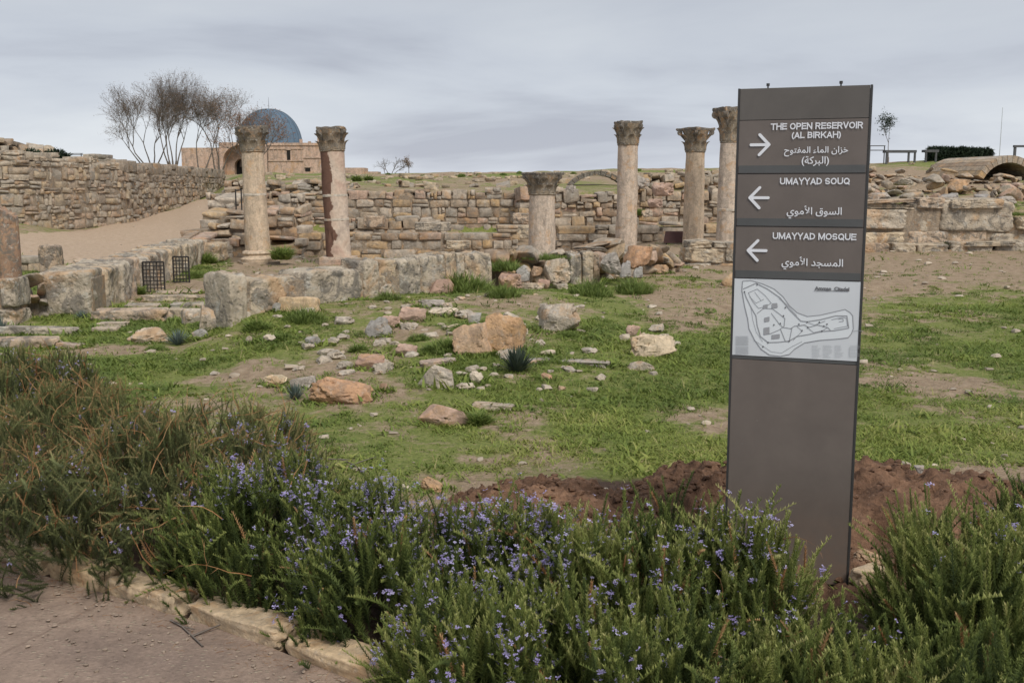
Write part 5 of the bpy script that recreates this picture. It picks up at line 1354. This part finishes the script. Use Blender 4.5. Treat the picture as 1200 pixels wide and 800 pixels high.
def hp_ok(x, y): b_, r_, s_ = masks(x, y); return (s_ < .3) & (r_ < .3) & (y > kerb_y(x) + 1.3)
def clump(label, px, py, wpx, hpx, kind='weed', name='weed_clump', cat='plant', seed=0, Y=None, group=None):
    p = gp(px, py) if Y is None else at(px, py, Y)
    k = p.y / FPX; wd = wpx * k / 2; h = hpx * k; r = np.random.default_rng(seed + int(px) + int(py))
    if kind in ('weed', 'grass'):
        n = int(60 + 70 * wd * 4); q = np.sqrt(r.random(n)); a = r.uniform(0, 6.28, n)
        xy = np.column_stack([np.cos(a) * q * wd, np.sin(a) * q * min(wd, .5) * .8]); hh = h * (1 - .6 * q ** 2) * r.uniform(.6, 1.15, n)
        tm = [blades(i + 70, 9, 1.0, .03, .16, .45) for i in range(4)] if kind == 'grass' else [blades(i + 80, 12, 1.0, .06, .3, .7) for i in range(4)]
        zz = H(p.x + xy[:, 0], p.y + xy[:, 1]) if Y is None else np.full(n, p.z)
        V, F, T = stamp(tm, frames(np.column_stack([xy / max(wd, .01) * .4, np.ones(n)]), r.uniform(0, 6.28, n), hh), np.column_stack([xy, zz - p.z - .01]), r.integers(0, 4, n), r.normal(size=n) * .15)
        root = obj(name, mesh(name, V, F, M_weed, False, None, {'tone': T}), None, p)
    else:                                                          # rosette of strap leaves
        V = []; F = []; T = []; nl = 90 if kind == 'agave' else 75
        for i in range(nl):
            a = i * 2.4 + r.uniform(-.2, .2); f = (i / nl) ** .8; el_ = R(88 - 62 * f) + r.uniform(-.12, .12); ln = h * (.85 + .35 * f) * r.uniform(.8, 1.1) * 1.05; w_ = h * (.045 if kind == 'agave' else .035)
            d = np.array([math.cos(a) * math.cos(el_) * wd / h * 1.2, math.sin(a) * math.cos(el_) * wd / h * 1.2, math.sin(el_)]); s = np.array([-math.sin(a), math.cos(a), 0]) * w_
            c = r.uniform(.1, .8); n = len(V); b0 = np.array([math.cos(a), math.sin(a), 0]) * wd * .28 * f
            for j in range(4):
                t = j / 3; q = b0 + d * ln * t - np.array([0, 0, 1]) * ln * .22 * f * t * t; ww = s * (1, 1.15, .8, .1)[j]; V += [q - ww, q + ww]; T += [c * .6 + .2 * t] * 2
            for j in range(3): F += [(n + 2 * j, n + 2 * j + 1, n + 2 * j + 3), (n + 2 * j, n + 2 * j + 3, n + 2 * j + 2)]
        root = obj(name, mesh(name, np.array(V), np.array(F), M_agave if kind == 'agave' else M_squill, False, None, {'tone': np.clip(T, 0, 1)}), None, p)
    return tag(root, label, cat, group)
r = np.random.default_rng(15); n = 900; Y = r.uniform(5.2, 16, n); x = r.uniform(-.55, .55, n) * Y
k = hp_ok(x, Y); x, Y = x[k], Y[k]; n = len(x)
V, F, T = stamp([blades(200 + i, 3, .07, .0018, .02, .5) for i in range(3)], frames(np.column_stack([r.normal(size=n) * .25, r.normal(size=n) * .25, np.ones(n)]), r.uniform(0, 6.28, n), r.uniform(.5, 1.4, n)), np.column_stack([x, Y, H(x, Y) - .004]), r.integers(0, 3, n), r.uniform(.45, .9, n))
tag(obj('dry_stalks', mesh('dry_stalks', V, F, M_grass, False, None, {'tone': T})), 'thin dry stalks standing out of the turf', kind='stuff')
clump('dark strap-leaved plant in front of the largest orange boulder', 606, 436, 40, 34, 'agave', 'strap_leaf_plant')
clump('grey-blue leafy rosette beside the brown block on the left', 209, 404, 34, 20, 'squill', 'leaf_rosette')
clump('small blue-green rosette growing on the pale stones left of centre', 346, 468, 22, 22, 'squill', 'leaf_rosette')
clump('dark rosette at the foot of the passage wall end', 96, 374, 18, 12, 'squill', 'leaf_rosette')
clump('blue-green rosette at the very left edge of the yard', 1, 391, 14, 22, 'squill', 'leaf_rosette')
clump('bushy green weed beside the flat pale stone', 560, 497, 26, 20, 'weed')
for (lab, a, b, c, d, kd) in [
    ('tall grass tuft at the corner of the block wall', 282, 366, 34, 20, 'grass'), ('tall grass tuft in front of the block wall, second from its corner', 314, 360, 28, 16, 'grass'), ('long grass clump right of the pale squared block', 358, 376, 50, 20, 'grass'),
    ('small weed below the block wall, left of the long grass', 300, 386, 30, 14, 'weed'), ('yellow-green grass at the middle of the block wall foot', 455, 352, 34, 14, 'grass'), ('tall bright grass where block wall meets rubble', 545, 343, 62, 27, 'grass'),
    ('dark grass tuft under the rubble wall', 590, 348, 40, 18, 'grass'), ('bushy green plant before the two upright blocks', 693, 346, 48, 22, 'grass'), ('bushy green plant below the tumbled rubble wall', 742, 343, 46, 20, 'grass'),
    ('low green tuft before the largest orange boulder', 546, 388, 36, 12, 'weed'), ('green tuft left of the dark strap-leaved plant', 520, 412, 46, 18, 'weed'), ('small low tuft on the left slope', 420, 412, 20, 12, 'weed'),
    ('low weed below the pointed grey stone', 330, 398, 26, 10, 'weed'), ('low weed right of the jagged pale orange rock', 668, 394, 26, 8, 'weed'), ('green tuft at the foot of the terrace wall, left one', 1110, 293, 20, 11, 'grass'),
    ('green tuft at the foot of the terrace wall, right one', 1178, 293, 26, 9, 'grass'), ('dark weed by the first upright block of the passage', 160, 345, 14, 14, 'weed'), ('weed in the dark corner past the farther grille', 240, 309, 18, 14, 'weed'),
    ('low tuft left of the rusty wedge stone', 490, 398, 28, 9, 'weed'), ('green weed beside the low boulder on the far left slope', 185, 410, 30, 8, 'weed'), ('grass at the passage mouth beside the second grille', 228, 326, 16, 12, 'grass')]:
    clump(lab, a, b, c, d, kd, 'grass_tuft' if kd == 'grass' else 'weed_clump', 'grass' if kd == 'grass' else 'plant')
for (lab, a, b, c, d, Y_, kd) in [
    ('grass mat on top of the rubble wall in the middle', 640, 303, 60, 9, 14.5, 'grass'), ('yellow-green plant spilling over the rubble wall', 590, 316, 50, 15, 14.0, 'grass'), ('tuft beside the base of the first column', 330, 303, 18, 16, 20.8, 'weed'),
    ('tuft growing from the middle wall right of the pink column', 466, 296, 20, 7, 23.9, 'weed'), ('grass on the wall top beside the short column', 595, 270, 36, 7, 26.6, 'grass'), ('grass on the upper terrace at the right edge', 1190, 252, 30, 6, 22.2, 'grass'),
    ('tuft on the rubble between fourth column and reddish rocks', 750, 252, 16, 8, 26.5, 'weed'), ('green shrub on the hill above the back wall, left', 418, 212, 10, 7, 30.0, 'weed'), ('green shrub on the hill above the back wall, next one', 432, 211, 8, 6, 30.2, 'weed')]:
    clump(lab, a, b, c, d, kd, 'grass_tuft' if kd == 'grass' else 'weed_clump', 'grass' if kd == 'grass' else 'plant', Y=Y_)
# shrubs dotted on the skyline
r = random.Random(8)
for i, px in enumerate([478, 497, 541, 562, 590, 609, 672, 748, 455]):
    Y_ = 45 + i * 2; p = P(px, Y_)
    n = 160; rg = np.random.default_rng(i); d = rg.normal(size=(n, 3)); d /= np.linalg.norm(d, axis=1, keepdims=True); q = d * rg.uniform(.3, 1, (n, 1)) * np.array([.16, .16, .07]) + np.array([0, 0, .04])
    V, F, T = stamp([blades(3, 5, .06, .012, .03, .7)], frames(d + [0, 0, .6], rg.uniform(0, 6.28, n), rg.uniform(.6, 1.2, n)), q, np.zeros(n, int), rg.normal(size=n) * .2)
    tag(obj('hill_shrub', mesh('hill_shrub', V, F, M_weed, False, None, {'tone': T}), None, p), 'tiny dark shrub on the skyline of the grassy hill', 'shrub', 'tiny shrubs on the hill')

# ---------------------------------------------------------------- trees
def tube_net(segs, n=5):
    V = []; F = []
    for (p, q, r0, r1) in segs:
        d = (q - p); 
        if d.length < 1e-5: continue
        d.normalize(); u = d.orthogonal().normalized(); v = d.cross(u); b = len(V); m = n if r0 > .03 else 3
        for c, rad in ((p, r0), (q, r1)):
            for i in range(m): a = 6.28319 * i / m; V.append(c + (u * math.cos(a) + v * math.sin(a)) * rad)
        F += [(b + i, b + (i + 1) % m, b + m + (i + 1) % m, b + m + i) for i in range(m)]
    return V, F
def grow(segs, tips, p, d, ln, r, lvl, rr, droop=0.0, spread=.5, maxl=5, upb=.06):
    steps = 3; q = p
    for k in range(steps):
        d = (d + Vector((rr.gauss(0, 1), rr.gauss(0, 1), rr.gauss(0, .6))) * .10 + Vector((0, 0, upb * .25))).normalized()
        nq = q + d * ln / steps; r1 = r * (1 - .13 * (k + 1)); segs.append((q, nq, r * (1 - .13 * k), r1)); q = nq
        if lvl > 1 and rr.random() < .45 and lvl < maxl:
            sd_ = Vector((rr.gauss(0, 1), rr.gauss(0, 1), rr.gauss(.2, .6))).normalized()
            grow(segs, tips, q, (d + sd_ * spread * 1.4).normalized(), ln * .6, r * .45, lvl + 1, rr, droop, spread, maxl, upb)
    if lvl >= maxl: tips.append((q, d)); return
    for i in range(2 if rr.random() < .6 else 3):
        sd_ = Vector((rr.gauss(0, 1), rr.gauss(0, 1), rr.gauss(0, .7))).normalized()
        grow(segs, tips, q, (d + sd_ * spread).normalized(), ln * rr.uniform(.66, .86), r * rr.uniform(.55, .7), lvl + 1, rr, droop, spread, maxl, upb)
def leaves(tips, n, size, sig, rg):
    k = rg.integers(0, len(tips), n); c = np.array([tips[i][0][:] for i in k]) + rg.normal(size=(n, 3)) * sig
    tm = []
    for i in range(4):
        r2 = np.random.default_rng(i); V = []; F = []; T = []
        for j in range(3):
            o_ = r2.normal(size=3) * size; a = r2.normal(size=3); a /= np.linalg.norm(a); b = np.cross(a, r2.normal(size=3)); b /= np.linalg.norm(b)
            m_ = len(V); V += [o_ - a * size * .5, o_ + a * size * .5, o_ + b * size]; F.append((m_, m_ + 1, m_ + 2)); T += [.4 + r2.uniform(-.3, .3)] * 3
        tm.append((np.array(V), np.array(F), np.array(T)))
    return stamp(tm, frames(rg.normal(size=(n, 3)), rg.uniform(0, 6, n), rg.uniform(.6, 1.4, n)), c, rg.integers(0, 4, n), rg.normal(size=n) * .2)
def bare_tree(label, px, pyb, Y, stems, h, seed, leafn=0, leafmat=M_dead, spread=.50, maxl=7, name='bare_tree', r0=.06, fan=.35, size=.035, sig=.12, group=None, fans=None):
    p = at(px, pyb, Y); rr = random.Random(seed); segs = []; tips = []
    root = empty(name, p, 0, label, 'tree', group)
    for s in range(stems):
        fx = (s - (stems - 1) / 2) / max(1, stems - 1) * 2 if stems > 1 else 0
        if fans: fx = fans[s]
        b = Vector((0, 0, -.5)); d = Vector((fx * fan, rr.uniform(-.25, .25) * min(1, fan * 2), 1)).normalized()
        segs.append((b, b + d * h * .18, r0 * 1.2, r0)); q = b + d * h * .18
        grow(segs, tips, q, d, h * .25, r0 * .8, 1, rr, 0, spread, maxl)
    tr = [s for s in segs if s[2] > r0 * .5]; br = [s for s in segs if s[2] <= r0 * .5]
    V, F = tube_net(tr, 6); obj('trunk', mesh('trunk', V, F, M_bark), root)
    V, F = tube_net(br, 4); obj('branches', mesh('branches', V, F, M_bark), root)
    if leafn:
        V, F, T = leaves(tips, leafn, size, sig, np.random.default_rng(seed)); obj('crown', mesh('crown', V, F, leafmat, False, None, {'tone': T}), root)
    return root
G_ = 'leafless trees behind the long wall'
bare_tree('widest bare tree, leftmost of the group, many leaning stems', 180, 199, 68, 5, 5.4, 4, 2600, fan=.6, r0=.06, group=G_, fans=[-1.5, -1.0, -.5, 0, .5])
bare_tree('dense bare multi-stem tree in the middle of the group', 203, 199, 66, 5, 5.8, 17, 2300, fan=.35, r0=.06, group=G_)
bare_tree('slender bare tree rising right of the dense one', 237, 203, 66, 2, 5.6, 23, 1700, fan=.3, r0=.06, group=G_)
bare_tree('bare tree at the right of the group, leaning towards the dome', 255, 204, 67, 3, 5.8, 31, 2600, fan=.45, r0=.06, group=G_, fans=[-.3, .3, 1.1])
bare_tree('tree with rust brown leaves in front of the dome', 296, 204, 62, 3, 4.3, 41, 1100, M_rust, fan=.4, r0=.05, size=.05, sig=.2, maxl=6)
bare_tree('small round bare tree alone on the middle skyline', 457, 203, 75, 4, 1.85, 52, 0, fan=.8, r0=.045, maxl=5, spread=.55)
bare_tree('small bare tree in front of the thin cypress', 470, 203, 78, 2, 1.0, 57, 0, fan=.7, r0=.03, maxl=3, spread=.6)
bare_tree('thin grey cypress on the middle skyline', 479, 203, 80, 1, 1.7, 58, 260, M_dead, fan=.0, r0=.05, spread=.10, name='cypress_tree', sig=.10, size=.05, maxl=4)
bare_tree('young tree with dark leaves on the right skyline by the benches', 1041, 183, 46, 1, 2.5, 66, 330, M_hedge, spread=.36, fan=.1, r0=.03, name='young_tree', sig=.10, size=.045, maxl=4)
# shrub on the left ruin top
p = at(50, 184, 34.5)
for i, (dx, lab) in enumerate([(-.35, 'left part-dead shrub on top of the left ruin'), (.45, 'darker right shrub on top of the left ruin')]):
    n = 500; rg = np.random.default_rng(i + 40); d = rg.normal(size=(n, 3)); q = d / np.linalg.norm(d, axis=1, keepdims=True) * rg.uniform(.2, 1, (n, 1)) * np.array([.45, .3, .26])
    V, F, T = stamp([blades(i, 5, .10, .014, .04, .6)], frames(d * [1, 1, .5] + [0, 0, .6], rg.uniform(0, 6.28, n), rg.uniform(.6, 1.3, n)), q, np.zeros(n, int), rg.normal(size=n) * .2)
    tag(obj('shrub', mesh('shrub', V, F, M_hedge, False, None, {'tone': T}), None, (p.x + dx, p.y, p.z - .02)), lab, 'shrub')
# clipped hedge on the right skyline
a_, b_ = at(1097, 188, 45), at(1162, 188, 45); wd = b_.x - a_.x; hh = zat(173, 45) - zat(189, 45)
n = 5200; rg = np.random.default_rng(77)
q = rg.uniform(-1, 1, (n, 3)); ax = rg.integers(0, 3, n); q[np.arange(n), ax] = np.sign(q[np.arange(n), ax]) * rg.uniform(.86, 1.06, n)
c = np.column_stack([(q[:, 0] + 1) / 2 * wd, (q[:, 1] + 1) * .5, (q[:, 2] + 1) / 2 * hh * (1 - .12 * (q[:, 0] + 1) / 2)])
V, F, T = stamp([blades(1, 4, .09, .014, .03, .8)], frames(rg.normal(size=(n, 3)), rg.uniform(0, 6.28, n), rg.uniform(.6, 1.3, n)), c, np.zeros(n, int), rg.normal(size=n) * .2)
root = empty('clipped_hedge', (a_.x, 45, zat(189, 45)), 0, 'dark clipped hedge on the right skyline', 'hedge')
obj('foliage', mesh('foliage', V, F, M_hedge, False, None, {'tone': T}), root)
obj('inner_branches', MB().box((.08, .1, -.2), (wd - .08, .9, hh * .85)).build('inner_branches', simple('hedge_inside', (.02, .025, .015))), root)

# ---------------------------------------------------------------- rails, benches, mast on the skyline
def rail(label, x0, x1, ytop, ybot, Y, posts, bars, name='railing', cat='railing', r=.035, thick=None):
    A = at(x0, ybot, Y); B = at(x1, ybot, Y); h = zat(ytop, Y) - zat(ybot, Y); wd = B.x - A.x
    root = empty(name, A, 0, label, cat)
    for f in posts: obj('post', MB().box((wd * f - r, -r, -.4), (wd * f + r, r, h * (.98 if thick else 1))).build('post', M_pole), root)
    for f in bars:
        t = thick or r
        obj('rail' if not thick else 'seat', MB().box((-r * 1.5, -r * 1.4, h * f - t), (wd + r * 1.5, r * 1.4 + (0 if not thick else .3), h * f + t)).build('rail', M_pole), root)
rail('thin railing left of the bench, right beside the sign top', 1019, 1036, 171, 184, 44, (0, 1), (1, .6), r=.018)
rail('long dark bench under the young tree on the skyline', 1039, 1072, 177.5, 184, 43, (.0, .78, 1), (1,), 'bench', 'bench', .035, .05)
rail('short dark bench left of the clipped hedge', 1085, 1098, 177, 184, 43, (0, .9), (1,), 'bench', 'bench', .035, .05)
rail('dark rail at the right edge above the stone vault', 1189, 1212, 171.5, 181, 40, (0, 1), (1,), r=.04)
rail('thin horizontal railing on the far left ruin', 68, 97, 180, 189, 43, (.0, .45, .95), (1, .82), r=.014)
p = at(1171, 186, 60); h = zat(126, 60) - p.z
root = empty('mast', p, 0, 'very thin pale mast on the right skyline', 'mast')
obj('pole', MB().tube((0, 0, -.3), (0, 0, h), .022, .012, 6).build('pole', simple('pale_mast', (.45, .47, .5))), root)

# twigs lying in the grass
r = random.Random(12)
for lab, pts in [('dead forked branch lying in the grass above the purple flowers', [(384, 543), (400, 543), (414, 548), (424, 556), (432, 562)]), ('thin dry stick on the path near the kerb stones', [(200, 735), (214, 742), (226, 752), (238, 764)])]:
    P3 = [gp(a, b) + Vector((0, 0, .02)) for a, b in pts]; o0 = P3[0]
    segs = [(P3[i] - o0, P3[i + 1] - o0, .005, .004) for i in range(len(P3) - 1)] + [(P3[2] - o0, P3[2] - o0 + Vector((.12, .10, .02)), .005, .002), (P3[1] - o0, P3[1] - o0 + Vector((.06, -.05, .01)), .004, .002)]
    V, F = tube_net(segs, 5); tag(obj('fallen_branch', mesh('fallen_branch', V, F, M_bark), None, o0), lab, 'branch')
# dry litter along the kerb
n = 420; rg = np.random.default_rng(6); x = rg.uniform(-2.3, .1, n); y = kerb_y(x) - np.abs(rg.normal(size=n)) * .10 - .02
V, F, T = stamp(TWG, frames(np.column_stack([rg.normal(size=n), rg.normal(size=n), rg.uniform(0, .12, n)]), rg.uniform(0, 6.28, n), rg.uniform(.05, .28, n)), np.column_stack([x, y, np.full(n, .016)]), rg.integers(0, 6, n), rg.normal(size=n) * .2 - .15)
tag(obj('dry_litter', mesh('dry_litter', V, F, M_dry, False, None, {'tone': T})), 'dry needles and twigs swept along the kerb', kind='stuff')
